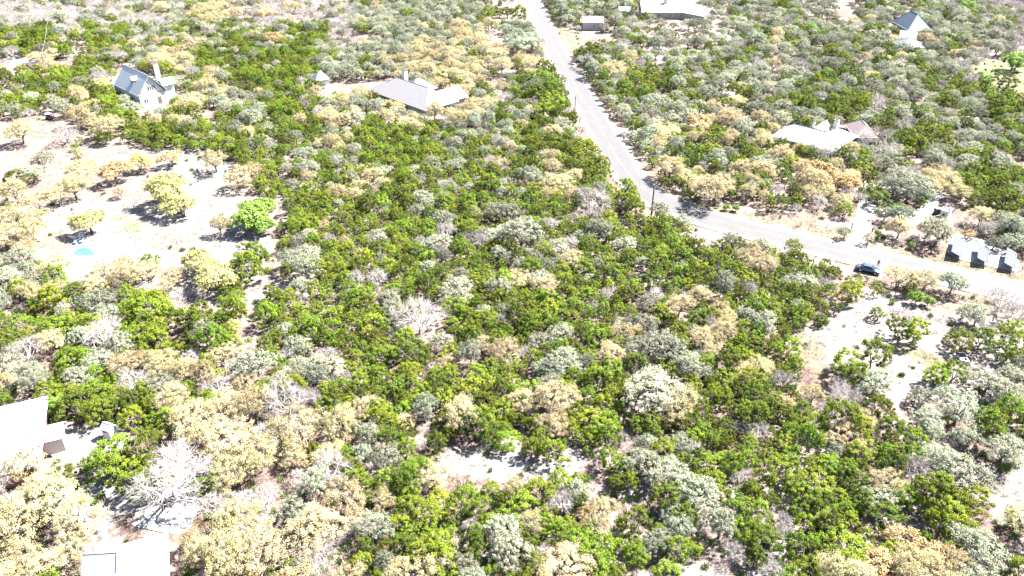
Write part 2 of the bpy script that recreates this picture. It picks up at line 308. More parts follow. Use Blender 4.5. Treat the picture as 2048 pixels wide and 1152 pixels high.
class House:
    def __init__(s, name, label, cat, p1, p2, depth, ze, rise, kind, roof, wall, over=.5, group=None):
        a, b = P(*p1, ze), P(*p2, ze); d = b-a; s.W = float(np.hypot(d[0], d[1])); s.D = depth; s.ze = ze; s.rise = rise; s.over = over
        s.ang = math.atan2(d[1], d[0]); s.o = empty(name, (a[0], a[1], 0), s.ang); tag(s.o, label, cat, group); s.roof = roof; s.wallm = wall
        s.a = a
        s.body(0, 0, s.W, s.D, ze, rise, kind)
        cs, sn = math.cos(s.ang), math.sin(s.ang)
        BLD.append([(a[0]+x*cs-y*sn, a[1]+x*sn+y*cs) for x, y in ((-1, -1), (s.W+1, -1), (s.W+1, depth+1), (-1, depth+1))])
    def foot(s, x0, y0, x1, y1):
        cs, sn = math.cos(s.ang), math.sin(s.ang); BLD.append([(s.a[0]+x*cs-y*sn, s.a[1]+x*sn+y*cs) for x, y in ((x0, y0), (x1, y0), (x1, y1), (x0, y1))])
    def body(s, x0, y0, W, D, ze, rise, kind, axis='x', roof=None, wall=None, hipf=.5):
        """eaves rectangle x0..x0+W, y0..y0+D; ridge along axis"""
        ov = s.over; t = .18; x1, y1 = x0+W, y0+D; xm, ym = (x0+x1)/2, (y0+y1)/2; zr = ze+rise; R = MB(); T = MB(); Wl = MB()
        if axis == 'x':
            if kind == 'gable': r0, r1 = (x0, ym, zr), (x1, ym, zr)
            else:
                h = min(D/2, W/2-.3)*(1 if kind == 'hip' else hipf); r0, r1 = (x0+h, ym, zr), (x1-h, ym, zr)
        else:
            if kind == 'gable': r0, r1 = (xm, y0, zr), (xm, y1, zr)
            else: h = min(W/2, D/2-.3); r0, r1 = (xm, y0+h, zr), (xm, y1-h, zr)
        a, b, c_, d = (x0, y0, ze), (x1, y0, ze), (x1, y1, ze), (x0, y1, ze)
        if axis == 'x': planes = [[a, b, r1, r0], [c_, d, r0, r1]]; ends = [[b, c_, r1], [d, a, r0]]
        else: planes = [[b, c_, r1, r0], [d, a, r0, r1]]; ends = [[a, b, r0], [c_, d, r1]]
        if kind != 'gable': planes += ends
        vs = [a, b, c_, d, r0, r1]; ix = {v: i for i, v in enumerate(vs)}; allf = [tuple(ix[v] for v in pl) for pl in planes]
        n = len(vs); R.add(vs+[(v[0], v[1], v[2]-t) for v in vs], allf+[tuple(i+n for i in f)[::-1] for f in allf]+[(i, i+n, j+n, j) for i, j in (zip((0, 1, 2, 3), (1, 2, 3, 0)) if kind != 'gable' else ((0, 1), (1, 5), (5, 2), (2, 3), (3, 4), (4, 0)) if axis == 'x' else ((1, 2), (2, 5), (5, 3), (3, 0), (0, 4), (4, 1)))])
        ro = R.build('roof', roof or s.roof, s.o)
        # ridge cap
        cap = MB(); cap.tube([r0, r1], .09, 5)
        if kind != 'gable':
            for cc, rr in ((a, r0), (d, r0), (b, r1), (c_, r1)) if axis == 'x' else ((a, r0), (b, r0), (c_, r1), (d, r1)): cap.tube([cc, rr], .07, 4)
        cap.build('ridge_cap', roof or s.roof, ro)
        # walls
        m = .4 if ov else .02; wx0, wx1, wy0, wy1 = x0+ov, x1-ov, y0+ov, y1-ov
        Wl.prism([(wx0, wy0), (wx1, wy0), (wx1, wy1), (wx0, wy1)], -.1, ze-t-.02+ov*rise/(max(W, D)/2)*.5)
        if kind == 'gable':
            k = (zr-ze)/((D if axis == 'x' else W)/2); inner = (D if axis == 'x' else W)/2-ov; hh = ze-t+(ov*k)+inner*k-.05
            if axis == 'x':
                for X in (wx0, wx1-.15): Wl.add([(X, wy0, ze-t-.3), (X, wy1, ze-t-.3), (X, ym, hh), (X+.15, wy0, ze-t-.3), (X+.15, wy1, ze-t-.3), (X+.15, ym, hh)], [(0, 1, 2), (5, 4, 3), (0, 3, 4, 1), (1, 4, 5, 2), (2, 5, 3, 0)])
            else:
                for Y in (wy0, wy1-.15): Wl.add([(wx0, Y, ze-t-.3), (wx1, Y, ze-t-.3), (xm, Y, hh), (wx0, Y+.15, ze-t-.3), (wx1, Y+.15, ze-t-.3), (xm, Y+.15, hh)], [(0, 1, 2), (5, 4, 3), (0, 3, 4, 1), (1, 4, 5, 2), (2, 5, 3, 0)])
        Wl.build('wall', wall or s.wallm, s.o)
        for q0, q1 in ((a, b), (b, c_), (c_, d), (d, a)):
            if kind == 'gable' and ((axis == 'x' and q0[0] == q1[0]) or (axis == 'y' and q0[1] == q1[1])): continue
            fb = MB(); fb.tube([(q0[0], q0[1], ze-.1), (q1[0], q1[1], ze-.1)], .1, 4); fb.build('gutter', whitet, ro)
    def window(s, side, u, z, w_, h, x0=0, y0=0, W=None, D=None, door=False, m=None):
        W = W or s.W; D = D or s.D; ov = s.over
        if side == 'f': c0 = (x0+u, y0+ov-.03, z); dx = (w_, .08, h); dg = (w_-.2, .1, h-.2)
        if side == 'b': c0 = (x0+u, y0+D-ov+.03, z); dx = (w_, .08, h); dg = (w_-.2, .1, h-.2)
        if side == 'r': c0 = (x0+W-ov+.03, y0+u, z); dx = (.08, w_, h); dg = (.1, w_-.2, h-.2)
        if side == 'l': c0 = (x0+ov-.03, y0+u, z); dx = (.08, w_, h); dg = (.1, w_-.2, h-.2)
        fr = MB(); fr.box(c0, dx); f = fr.build('door' if door else 'window', m or whitet, s.o)
        if not door:
            g = MB(); k = 2 if w_ > 1.2 else 1
            for i in range(k):
                o_ = (i-(k-1)/2)*(w_/k)
                cc = (c0[0]+(o_ if dg[0] > .2 else 0), c0[1]+(o_ if dg[1] > .2 else 0), z)
                sz = ((w_/k-.2) if dg[0] > .2 else .11, (w_/k-.2) if dg[1] > .2 else .11, h-.2); g.box(cc, sz)
            g.build('pane', glassm, f)
        else:
            g = MB(); g.box((c0[0]+(w_*.35 if dg[0] > .2 else .06), c0[1]+(w_*.35 if dg[1] > .2 else -.06), z), (.08, .08, .1)); g.build('handle', darkt, f)
    def chimney(s, x, y, z0, z1, w_=1.0, d=1.0, m=None):
        c0 = MB(); c0.box((x, y, (z0+z1)/2), (w_, d, z1-z0)); ch = c0.build('chimney', m or whitew, s.o)
        c1 = MB(); c1.box((x, y, z1+.08), (w_+.25, d+.25, .16)); c1.box((x, y, z1+.3), (w_*.45, d*.45, .3), taper=.7); c1.build('chimney_cap', darkt if m is None else whitet, ch)
    def vent(s, x, y, z):
        v = MB(); v.tube([(x, y, z), (x, y, z+.6)], .1, 6); v.build('vent_pipe', darkt, s.o)

# metal roofed house with a dormer
A1 = House('house', 'house with a steep grey metal gable roof, small dormer and white chimney, far left', 'house', (228, 168), (276, 192), 9.5, 4.0, 5.5, 'gable', r_grey, whitew, .5)
A1.body(-4.2, .6, 4.15, 8.0, 3.4, 2.9, 'gable')
A1.foot(-5, 1, 0, 12)
A1.body(A1.W-4.5, 8.6, 4.2, 4.2, 5.4, 1.6, 'gable', 'y')
A1.foot(A1.W-4, 10, A1.W+2, 18)
kx, ky = A1.W*.62, 1.7
dm = MB(); zb = 4.0+ky*5.5/4.75
dm.prism([(kx-1.0, ky), (kx+1.0, ky), (kx+1.0, ky+2.4), (kx-1.0, ky+2.4)], zb-.4, zb+1.5)
dmo = dm.build('dormer', r_grey, A1.o)
dr = MB(); dr.slab([(kx-1.25, ky-.3, zb+1.45), (kx, ky-.3, zb+2.3), (kx, ky+3.3, zb+2.3), (kx-1.25, ky+3.3, zb+1.45)], .1); dr.slab([(kx, ky-.3, zb+2.3), (kx+1.25, ky-.3, zb+1.45), (kx+1.25, ky+3.3, zb+1.45), (kx, ky+3.3, zb+2.3)], .1)
dr.add([(kx-.95, ky+.02, zb+1.45), (kx+.95, ky+.02, zb+1.45), (kx, ky+.02, zb+2.2)], [(0, 1, 2)])
dr.build('dormer_roof', r_white, dmo)
dw = MB(); dw.box((kx, ky-.02, zb+.8), (.9, .08, .9)); dw.build('dormer_window', glassm, dmo)
A1.chimney(A1.W-5.6, 9.9, 4, 11.6, 1.2, 1.2)
for u, z in ((2.4, 1.7), (4.2, 5.6), (5.5, 5.6)): A1.window('r', u, z, 1.3, 1.4)
for u in (2.5, 6.0, 12): A1.window('f', u, 1.6, 1.4, 1.3)
A1.window('r', 6.8, 1.15, 1.1, 2.2, door=True, m=mat('door_dark', (.1, .07, .05), .6))

# hip roofed house
B1 = House('house', 'big pale shingled hip roof house left of the road, chimney at its back', 'house', (738, 180), (851, 221), 13.5, 2.8, 4.2, 'hip', r_pale, stone, .6)
B1.body(B1.W-10.5, 9.5, 9.0, 9.5, 2.75, 2.6, 'gable', 'y'); B1.foot(B1.W-12, 10, B1.W, 20)
B1.body(5.5, 8, 8, 10, 2.7, 3.2, 'hip', 'y'); B1.foot(3, 12, 14, 19)
B1.chimney(6.4, 10.2, 2.5, 8.8, 1.4, 1.4)
B1.vent(16, 5.4, 4.9); B1.vent(18, 3.4, 4.2)
gd = MB(); gd.box((B1.W-.5, 8.6, 1.2), (.14, 2.6, 2.3)); gd.build('garage_door', darkt, B1.o)
gd = MB(); gd.box((B1.W-.5, 11.4, 1.2), (.14, 2.4, 2.3)); gd.build('garage_door', whitet, B1.o)
for u in (3, 8, 13, 19): B1.window('f', u, 1.5, 1.6, 1.2)
for u in (3, 6.5): B1.window('r', u, 1.5, 1.4, 1.2)

# small buildings
s1 = House('shed', 'little white shed with gable roof at the woodland edge left of the hip roofed house', 'shed', (632, 161), (659, 157), 4.2, 2.3, 2.4, 'hip', r_white, whitew, .25)
s1.window('f', 1.6, 1.3, .9, .9); s1.window('f', 3.4, 1.0, .9, 1.9, door=True)
g1 = House('garage', 'tan metal garage with a white roof standing alone right of the road', 'garage', (1165.5, 44.5), (1207.5, 44.5), 7.6, 3.4, 1.35, 'gable', r_white, pinkw, .12)
g1.window('f', 4.9, 1.75, .8, 1.0); 
gd = MB(); gd.box((.1, 3.8, 1.4), (.06, 3, 2.6)); gd.build('garage_door', whitet, g1.o)
gd = MB(); gd.box((2.2, .09, 1.05), (.95, .06, 2.05)); gd.build('door', pinkw, g1.o)
# long white roof at the top
D1 = House('house', 'long low house with a blinding white roof at the top of the photo', 'house', (1284, 24.5), (1368, 24.5), 15, 3.0, 3.4, 'gable', r_white, stone, .5)
D1.chimney(11.2, 6.0, 3.5, 7.4, 1.6, 1.3, mat('tan_chimney', (.40, .35, .28), .9, (2, (.34, .3, .24))))
for u in (3, 8, 13, 18): D1.window('f', u, 1.5, 1.6, 1.2)
D2 = House('house_wing', 'white roofed stone walled wing turned away from the long white house', 'house', (1362, 24), (1409, 33), 10, 3.0, 2.6, 'gable', r_white, stone, .4)
D2.window('f', 4, 1.5, 1.4, 1.2); D2.window('r', 5, 1.5, 1.4, 1.2)
D3 = House('shed', 'small white roofed shed half hidden by trees left of the long white house', 'shed', (1236, 22), (1259, 23), 6, 2.6, 1.4, 'gable', r_white, whitew, .3)
D3.window('f', 2.5, 1.4, .9, .9)
# blue grey house top right
E1 = House('house', 'blue grey metal roofed house buried in the oaks at top right', 'house', (1783, 42), (1816, 60), 10, 3.1, 5.2, 'hip', r_blue, stone, .6)
E2 = House('house_wing', 'blue grey metal roofed wing between the big blue grey roof and the lower one', 'house', (1798, 75), (1834, 78), 8, 3.0, 2.2, 'gable', r_blue, stone, .4); E2.window('f', 3, 1.6, 1.2, 1.2)
E3 = House('garage', 'low blue grey hip roofed garage nearest the viewer at top right', 'garage', (1798, 93), (1850, 95), 9, 2.9, 2.6, 'hip', r_blue, stone, .4); E3.window('f', 4, 1.5, 1.2, 1.2)
E1.window('f', 4, 1.6, 1.4, 1.2); E1.window('r', 5, 1.6, 1.4, 1.2)
# long pale house right
F1 = House('house', 'long pale roofed house hidden behind golden oaks right of the road', 'house', (1541, 271), (1668, 303), 9, 2.9, 3.3, 'hip', r_bright, stone, .6)
F1.body(F1.W*.40, 4.6, 6.0, 8, 2.95, 3.6, 'gable', 'y'); F1.foot(F1.W*.4, 9, F1.W*.4+7, 13)
F1.body(F1.W-8.5, 8.2, 8.5, 8, 2.8, 2.2, 'hip', 'x', roof=r_white); F1.foot(F1.W-10, 8, F1.W+1, 17)
F1.chimney(F1.W-5.5, 13.5, 2.5, 6.8, 1.2, 1.2); F1.chimney(9, 6.8, 4, 7.6, .6, .6)
for u in (4, 10, 18): F1.window('f', u, 1.5, 1.6, 1.2)
F2 = House('garage', 'brown shingled hip roof garage behind the long pale house', 'garage', (1689, 248), (1711, 274), 6.5, 2.6, 2.5, 'hip', r_brown, mat('dark_timber_wall', (.07, .06, .06), .9), .6)
F2.window('f', 3, 1.3, 1.2, 1.2)
# small pump house
G1 = House('shed', 'small tan shed with grey hip roof beside the white turning area', 'shed', (1881.5, 419), (1900, 424), 2.6, 2.2, .8, 'hip', r_pale, mat('shed_siding', (.50, .43, .40), .8), .15)
G1.window('f', .9, 1.1, .7, .8)
# lower left big roof
H1 = House('house', 'large bright hip roofed house cut off by the left edge, low in the photo', 'house', (79, 930), (95, 792), 11.5, 3.0, 3.4, 'hip', r_bright, brick, .6)
H1.body(5.2, -3.0, 3.8, 4.2, 2.95, 1.3, 'gable', 'y', wall=whitew); H1.foot(4, -5, 10, 0)
H1.window('f', 12, 1.5, 1.5, 1.2)
I1 = House('house', 'bright gabled house at the bottom edge, twig shadows on its roof', 'house', (340, 1225), (334, 1064), 9.8, 3.1, 3.6, 'hip', r_bright, brick, .5)
I1.body(-3.5, 8.0, 7.2, 7.5, 3.05, 2.2, 'gable', 'y'); I1.foot(-4, 8, 4, 17)
I1.vent(5, 7.4, 4.6)
for u in (4, 8): I1.window('f', u, 1.5, 1.4, 1.2)
J1 = House('pump_house', 'tiny white pump house with a dark window between junipers, lower left', 'shed', (199, 856), (217, 862), 1.5, 2.0, .6, 'gable', r_white, whitet, .08)
J1.window('f', .75, 1.45, .8, .5)
# trailer roof in the oaks
t1 = House('travel_trailer', 'white travel trailer parked in the oaks right of the road', 'trailer', (1441, 187), (1468, 189), 2.4, 2.6, .12, 'hip', r_white, whitet, .03)
t1.window('f', 1.2, 1.6, .8, .6); t1.window('f', 3.4, 1.6, .8, .6)
tr = MB()
for x in (1.9, 2.7): tr.tube([(x, .0, .35), (x, .25, .35)], .35, 12)
tr.build('wheel', darkt, t1.o)

# ------------------------------------------------------------------ vehicles
tyre = mat('tyre_rubber', (.02, .02, .02), .9); rimm = mat('rim_metal', (.4, .4, .42), .35, metal=.8); tail = mat('tail_lamp', (.35, .02, .02), .3); headm = mat('head_lamp', (.8, .8, .8), .15, spec=.6)
def car(label, px, py, ang, paint_, cat='car', name='parked_car', L_=4.7, W_=1.85, tall=1.45):
    g = P(px, py); o = empty(name, (g[0], g[1], .03), ang); tag(o, label, cat)
    # cross sections along the length: x, lower z, upper z, half width, top half width
    h = tall
    secs = [(-.50, .42, .62, .80, .72), (-.48, .25, .86, .90, .80), (-.38, .22, .93, .96, .84), (-.25, .20, .96, 1, .86), (0, .20, .94, 1, .87), (.20, .20, .92, 1, .86), (.32, .22, .84, .97, .84), (.45, .25, .74, .90, .76), (.5, .38, .58, .74, .66)]
    mb = MB(); vs = []; n = 8
    for x, z0_, z1_, hw, tw in secs:
        X = x*L_; hwm = hw*W_/2; twm = tw*W_/2; z1_ *= h/1.45
        vs += [(X, -hwm*.9, z0_), (X, -hwm, (z0_+z1_)/2), (X, -hwm*.97, z1_-.08), (X, -twm, z1_), (X, twm, z1_), (X, hwm*.97, z1_-.08), (X, hwm, (z0_+z1_)/2), (X, hwm*.9, z0_)]
    fs = [(i*n+j, (i+1)*n+j, (i+1)*n+(j+1) % n, i*n+(j+1) % n) for i in range(len(secs)-1) for j in range(n)]+[tuple(range(n)), tuple(range((len(secs)-1)*n, len(secs)*n))[::-1]]
    mb.add(vs, fs); mb.build('body', paint_, o, True)
    zb = .90*h/1.45; cab = [(-.36, zb, .80), (-.22, h-.04, .64), (-.02, h, .64), (.10, h-.03, .63), (.26, zb-.02, .80)]
    gl = MB(); vs = []
    for x, z, hw in cab: vs += [(x*L_, -hw*W_/2, z), (x*L_, hw*W_/2, z)]
    low = [(cab[0][0]*L_, -.8*W_/2, zb-.1), (cab[0][0]*L_, .8*W_/2, zb-.1), (cab[-1][0]*L_, -.8*W_/2, zb-.12), (cab[-1][0]*L_, .8*W_/2, zb-.12)]
    side0 = [0, 2, 4, 6, 8]; gl.add(vs, [(0, 1, 3, 2), (2, 3, 5, 4), (4, 5, 7, 6), (6, 7, 9, 8), tuple(side0), tuple(i+1 for i in side0)[::-1], (1, 0, 8, 9)])
    gl.build('glasshouse', glassm, o)
    rf = MB(); rf.add([(-.215*L_, -.60*W_/2, h-.02), (-.215*L_, .60*W_/2, h-.02), (-.02*L_, -.61*W_/2, h+.025), (-.02*L_, .61*W_/2, h+.025), (.095*L_, -.59*W_/2, h), (.095*L_, .59*W_/2, h),
            (-.215*L_, -.60*W_/2, h-.06), (-.215*L_, .60*W_/2, h-.06), (.095*L_, -.59*W_/2, h-.05), (.095*L_, .59*W_/2, h-.05)], [(0, 1, 3, 2), (2, 3, 5, 4), (0, 2, 4, 8, 6), (1, 7, 9, 5, 3), (0, 6, 7, 1), (4, 5, 9, 8)])
    for sy in (-1, 1):
        for xa, xb, za, zb_, wa, wb in ((-.36, -.22, zb, h-.03, .80, .64), (.26, .10, zb-.02, h-.02, .80, .63), (-.06, -.06, zb, h, .82, .65)):
            rf.tube([(xa*L_, sy*wa*W_/2, za), (xb*L_, sy*wb*W_/2, zb_)], .035, 4)
    rf.build('roof', paint_, o)
    for sx in (-.31, .31):
        for sy in (-1, 1):
            wm = MB(); y0 = sy*(W_/2-.20); y1 = sy*(W_/2+.01); wm.tube([(sx*L_, y0, .33), (sx*L_, y1, .33)], .33, 16); wo = wm.build('wheel', tyre, o)
            rm = MB(); rm.tube([(sx*L_, y1, .33), (sx*L_, y1+sy*.015, .33)], .2, 12); rm.build('rim', rimm, wo)
    for sy in (-1, 1):
        hm = MB(); hm.box((.475*L_, sy*.62*W_/2, .62), (.16, .34, .13)); hm.build('headlight', headm, o)
        tm = MB(); tm.box((-.487*L_, sy*.62*W_/2, .74), (.1, .34, .14)); tm.build('tail_light', tail, o)
        mm = MB(); mm.box((.17*L_, sy*(W_/2+.06), .95*h/1.45), (.14, .2, .13)); mm.build('side_mirror', paint_, o)
    return o
cp_dark = mat('dark_blue_car_paint', (.02, .035, .09), .25, spec=.5, metal=.3, coat=1.0)
cp_blue = mat('blue_car_paint', (.03, .08, .25), .25, coat=1.0); cp_black = mat('black_car_paint', (.012, .012, .015), .25, coat=1.0); cp_silver = mat('silver_car_paint', (.4, .42, .45), .3, metal=.5, coat=1.0)
i = np.argmin(np.linalg.norm(ROAD-P(1736, 541)[:2], axis=1)); t = ROAD[i+1]-ROAD[i-1]; RA = math.atan2(t[1], t[0])
car('dark blue sedan parked on the near edge of the road', 1736, 543, RA, cp_dark)
car('dark blue car outside the garage of the big hip roofed house', 905, 219, -.35, cp_blue, L_=4.9, tall=1.6)
car('blue car under oaks right of the road, upper right of the white trailer', 1528, 119, .6, cp_blue)
car('dark car on the dirt drive near the top left', 190, 34, .2, cp_black, L_=5.2, tall=1.7)
car('white topped pickup sized car on a drive far beyond the metal roofed house', 122, 116, .3, cp_silver)
# utility cart
g = P(101, 238); o = empty('utility_cart', g, .15); tag(o, 'small white utility cart with dark wheels in the left clearing', 'cart')
mb = MB(); mb.box((0, 0, .65), (2.2, 1.2, .3)); mb.box((-.5, 0, .95), (.9, 1.1, .3)); mb.build('body', darkt, o)
mb = MB(); mb.box((0, 0, 1.75), (2.1, 1.3, .08)); mb.build('canopy', whitet, o)
for sx in (-1, 1):
    for sy in (-1, 1):
        mb = MB(); mb.tube([(sx*.95, sy*.55, .8), (sx*.9, sy*.55, 1.72)], .03, 5); mb.build('post', darkt, o)
        mb = MB(); mb.tube([(sx*.85, sy*.45, .3), (sx*.85, sy*.7, .3)], .3, 12); mb.build('wheel', tyre, o)

# ------------------------------------------------------------------ person beside the sedan
def person(px, py):
    g = P(px, py); o = empty('person', (g[0], g[1], .03), 2.6); tag(o, 'person in dark clothes standing on the road beside the dark blue sedan', 'person')
    pts = [(0, 0, .95), (0, 0, 1.12), (0, 0, 1.34), (0, 0, 1.48), (0, .01, 1.60), (0, .02, 1.70),
           (-.10, 0, .90), (-.12, .02, .50), (-.13, -.01, .09), (-.13, .12, .04), (.10, 0, .90), (.13, .03, .50), (.15, 0, .09), (.16, .13, .04),
           (-.18, 0, 1.40), (-.25, .0, 1.13), (-.22, .16, .92), (.18, 0, 1.40), (.26, .0, 1.13), (.20, .18, 1.0)]
    ed = [(0, 1), (1, 2), (2, 3), (3, 4), (4, 5), (0, 6), (6, 7), (7, 8), (8, 9), (0, 10), (10, 11), (11, 12), (12, 13), (2, 14), (14, 15), (15, 16), (2, 17), (17, 18), (18, 19)]
    rad = [.15, .14, .17, .06, .10, .085, .095, .07, .045, .035, .095, .07, .045, .035, .07, .05, .035, .07, .05, .035]
    me = bpy.data.meshes.new('body'); me.from_pydata(pts, ed, []); b = bpy.data.objects.new('body', me); COL.objects.link(b); b.parent = o
    sk = b.modifiers.new('skin', 'SKIN'); ly = me.skin_vertices[0] if me.skin_vertices else None
    if ly is None:
        bm = __import__('bmesh').new(); bm.from_mesh(me); bm.verts.layers.skin.verify(); bm.to_mesh(me); bm.free(); ly = me.skin_vertices[0]
    for i_, r in enumerate(rad): ly.data[i_].radius = (r, r*.8)
    ly.data[0].use_root = True
    sb = b.modifiers.new('sub', 'SUBSURF'); sb.levels = 1; sb.render_levels = 2
    m1 = mat('dark_clothing', (.02, .02, .025), .9); me.materials.append(m1)
    hr = MB(); hr.tube([(0, -.01, 1.62), (0, 0, 1.72), (0, 0, 1.78)], [.105, .10, .04], 10); hr.build('hair', mat('dark_hair', (.02, .013, .01), .7), o, True)
    fc = MB(); fc.tube([(0, .06, 1.56), (0, .085, 1.63), (0, .07, 1.70)], [.05, .06, .05], 8); fc.build('face', mat('skin', (.45, .27, .2), .6), o, True)
    for s_ in (-1, 1):
        hd = MB(); e = (-.22, .16, .92) if s_ < 0 else (.20, .18, 1.0)
        hd.box((e[0], e[1]+.03, e[2]-.04), (.03, .08, .09), taper=.8)
        for k_ in range(4): hd.tube([(e[0], e[1]+.005+.022*k_, e[2]-.08), (e[0]-s_*.01, e[1]+.012+.022*k_, e[2]-.12), (e[0]-s_*.025, e[1]+.015+.022*k_, e[2]-.15+abs(k_-1.5)*.008)], [.01, .009, .007], 5)
        hd.tube([(e[0]-s_*.01, e[1]+.075, e[2]-.03), (e[0]-s_*.03, e[1]+.10, e[2]-.07)], [.011, .008], 5)
        hd.build('hand', MATS['skin'], o)
person(1755, 534)

# ------------------------------------------------------------------ poles, wires, sign, mailbox, gate, fences
wood = mat('weathered_pole_wood', (.05, .04, .035), .9, (3, (.08, .065, .055)))
steel = mat('fence_steel', (.10, .08, .07), .7); wirem = mat('wire', (.35, .35, .36), .5)
def pole(px, py, H, r, label, xarm=False):
    g = P(px, py); o = empty('utility_pole', g); tag(o, label, 'utility pole')
    mb = MB(); mb.tube([(0, 0, 0), (0, 0, H)], [r, r*.65], 10); mb.build('shaft', wood, o)
    mb = MB(); mb.tube([(0, -.25, H*.42), (0, -.25, H*.56)], .16, 8); mb.build('transformer_can', mat('can_grey', (.06, .06, .06), .6), o)
    for k_ in range(2):
        mb = MB(); mb.tube([(0, .1*k_, H-.05-.5*k_), (0, .1+.1*k_, H+.12-.5*k_)], .05, 6); mb.build('insulator', whitet, o)
    return g+np.array((0, 0, H))
p1 = pole(1302, 438, 8.6, .22, 'tall dark utility pole at the inside of the road bend'); p2 = pole(1149, 241, 7.6, .17, 'utility pole left of the road above the bend, taller of two')
pole(1146.5, 238, 4.2, .12, 'shorter thin pole just left of the utility pole above the bend')
p3 = pole(94, 147, 7.0, .17, 'utility pole in the trees near the far left driveway'); p4 = pole(1036, 40, 8, .15, 'faint utility pole by the tree left of the road near the top')
def wire(a, b, sag, label, r=.02):
    a = np.array(a); b = np.array(b); pts = [a+(b-a)*t_-np.array((0, 0, sag*4*t_*(1-t_))) for t_ in np.linspace(0, 1, 15)]
    mb = MB(); mb.tube(pts, r, 4); tag(mb.build('overhead_wire', wirem), label, 'wire')
wire(p3, P(95, 35, 7), 1.0, 'thin overhead wire rising from the far left pole'); wire(p3, P(-60, 150, 7.5), .5, 'thin overhead wire leaving the far left pole to the left edge')
g = P(1119, 76); o = empty('warning_sign', g, -.2); tag(o, 'orange diamond warning sign on the right verge near the top', 'sign')
mb = MB(); mb.tube([(0, 0, 0), (0, 0, 2.4)], .04, 6); mb.build('post', steel, o)
mb = MB(); mb.add([(0, -.04, 1.2), (.62, -.04, 1.85), (0, -.04, 2.5), (-.62, -.04, 1.85), (0, -.07, 1.2), (.62, -.07, 1.85), (0, -.07, 2.5), (-.62, -.07, 1.85)], [(0, 1, 2, 3), (7, 6, 5, 4), (0, 4, 5, 1), (1, 5, 6, 2), (2, 6, 7, 3), (3, 7, 4, 0)]); pn = mb.build('panel', mat('sign_orange', (.55, .25, .02), .5), o)
mb = MB(); mb.tube([(-.1, -.085, 1.55), (-.1, -.085, 1.8), (.1, -.085, 1.95), (.1, -.085, 2.15)], .035, 4); mb.build('curve_symbol', darkt, pn)
g = P(1671, 483); o = empty('mailbox', g, RA); tag(o, 'dark mailbox on a leaning post by the far road edge', 'mailbox')
mb = MB(); mb.tube([(0, 0, 0), (.12, .1, 1.05)], .06, 6); mb.build('post', wood, o)
mb = MB(); mb.box((.12, .1, 1.15), (.25, .55, .22)); mb.tube([(.12, -.17, 1.25), (.12, .37, 1.25)], .125, 10); mb.build('box', darkt, o)
def fence(pts, label, gap=3.0, H=1.15, rails=(.35, .7, 1.05), pr=.05, rr=.012, m=None, name='wire_fence'):
    c0 = np.array([P(*q)[:2] for q in pts]); seg = np.linalg.norm(np.diff(c0, axis=0), axis=1); tot = seg.sum(); cum = np.concatenate([[0], np.cumsum(seg)])
    ds = np.linspace(0, tot, max(2, int(tot/gap)+1)); X = np.interp(ds, cum, c0[:, 0]); Y = np.interp(ds, cum, c0[:, 1])
    o = empty(name, (X[0], Y[0], 0)); tag(o, label, 'fence'); m = m or steel
    pm = None
    for x, y in list(zip(X, Y))[:100]:
        if pm is None: mb = MB(); mb.tube([(0, 0, 0), (0, 0, H)], pr, 5); q = mb.build('post', m, o); pm = q.data
        else: q = bpy.data.objects.new('post', pm); COL.objects.link(q); q.parent = o
        q.location = (x-X[0], y-Y[0], 0); q.rotation_euler = (random.uniform(-.05, .05), random.uniform(-.05, .05), 0)
    for z in rails:
        mb = MB(); mb.tube([(x-X[0], y-Y[0], z) for x, y in zip(X, Y)], rr, 4); mb.build('rail', m, o)
fence([(1345, 386), (1400, 408), (1470, 421), (1536, 438), (1620, 456), (1672, 468), (1706, 459)], 'rusty wire fence along the far verge left of the driveway', 3.2, rr=.02)
fence([(1740, 468), (1772, 488), (1850, 509), (1890, 522), (1950, 534), (2048, 555), (2100, 566)], 'thin wire fence along the far verge right of the driveway', 3.2, rr=.015)
fence([(1716, 566), (1745, 570), (1813, 580), (1840, 584), (1925, 604), (1990, 622), (2060, 640)], 'brown pipe fence along the near side of the road, lower right', 3.0, 1.3, (.5, .9, 1.28), .07, .045, name='pipe_fence')
fence([(1906, 455), (1946, 466), (1985, 481), (2013, 496), (2032, 514), (2045, 546), (1985, 535), (1894, 513)], 'dark fence wrapped around the three solar arrays', 2.5, 1.2, (.4, .8, 1.18), .05, .03, name='yard_fence')
fence([(0, 40), (60, 60), (140, 62)], 'thin fence by the pale bare trees, top left', 4, 1.2)
fence([(940, 62), (975, 66), (1013, 72)], 'wire fence in the open ground left of the road near the top', 4, 1.2)
g = P(1723, 462); o = empty('driveway_gate', g, math.atan2(*(P(1738, 466)-P(1707, 459))[[1, 0]])); tag(o, 'low metal gate across the white driveway', 'gate')
for sx in (-2.2, 2.2): mb = MB(); mb.box((sx, 0, .75), (.25, .25, 1.5)); mb.build('gate_post', darkt, o)
mb = MB()
for z in (.3, .6, .9, 1.2): mb.tube([(-2.1, 0, z), (2.1, 0, z)], .025, 4)
mb.tube([(-2.1, 0, .3), (2.1, 0, 1.2)], .025, 4); mb.build('gate_rails', mat('gate_paint', (.45, .45, .45), .5), o)
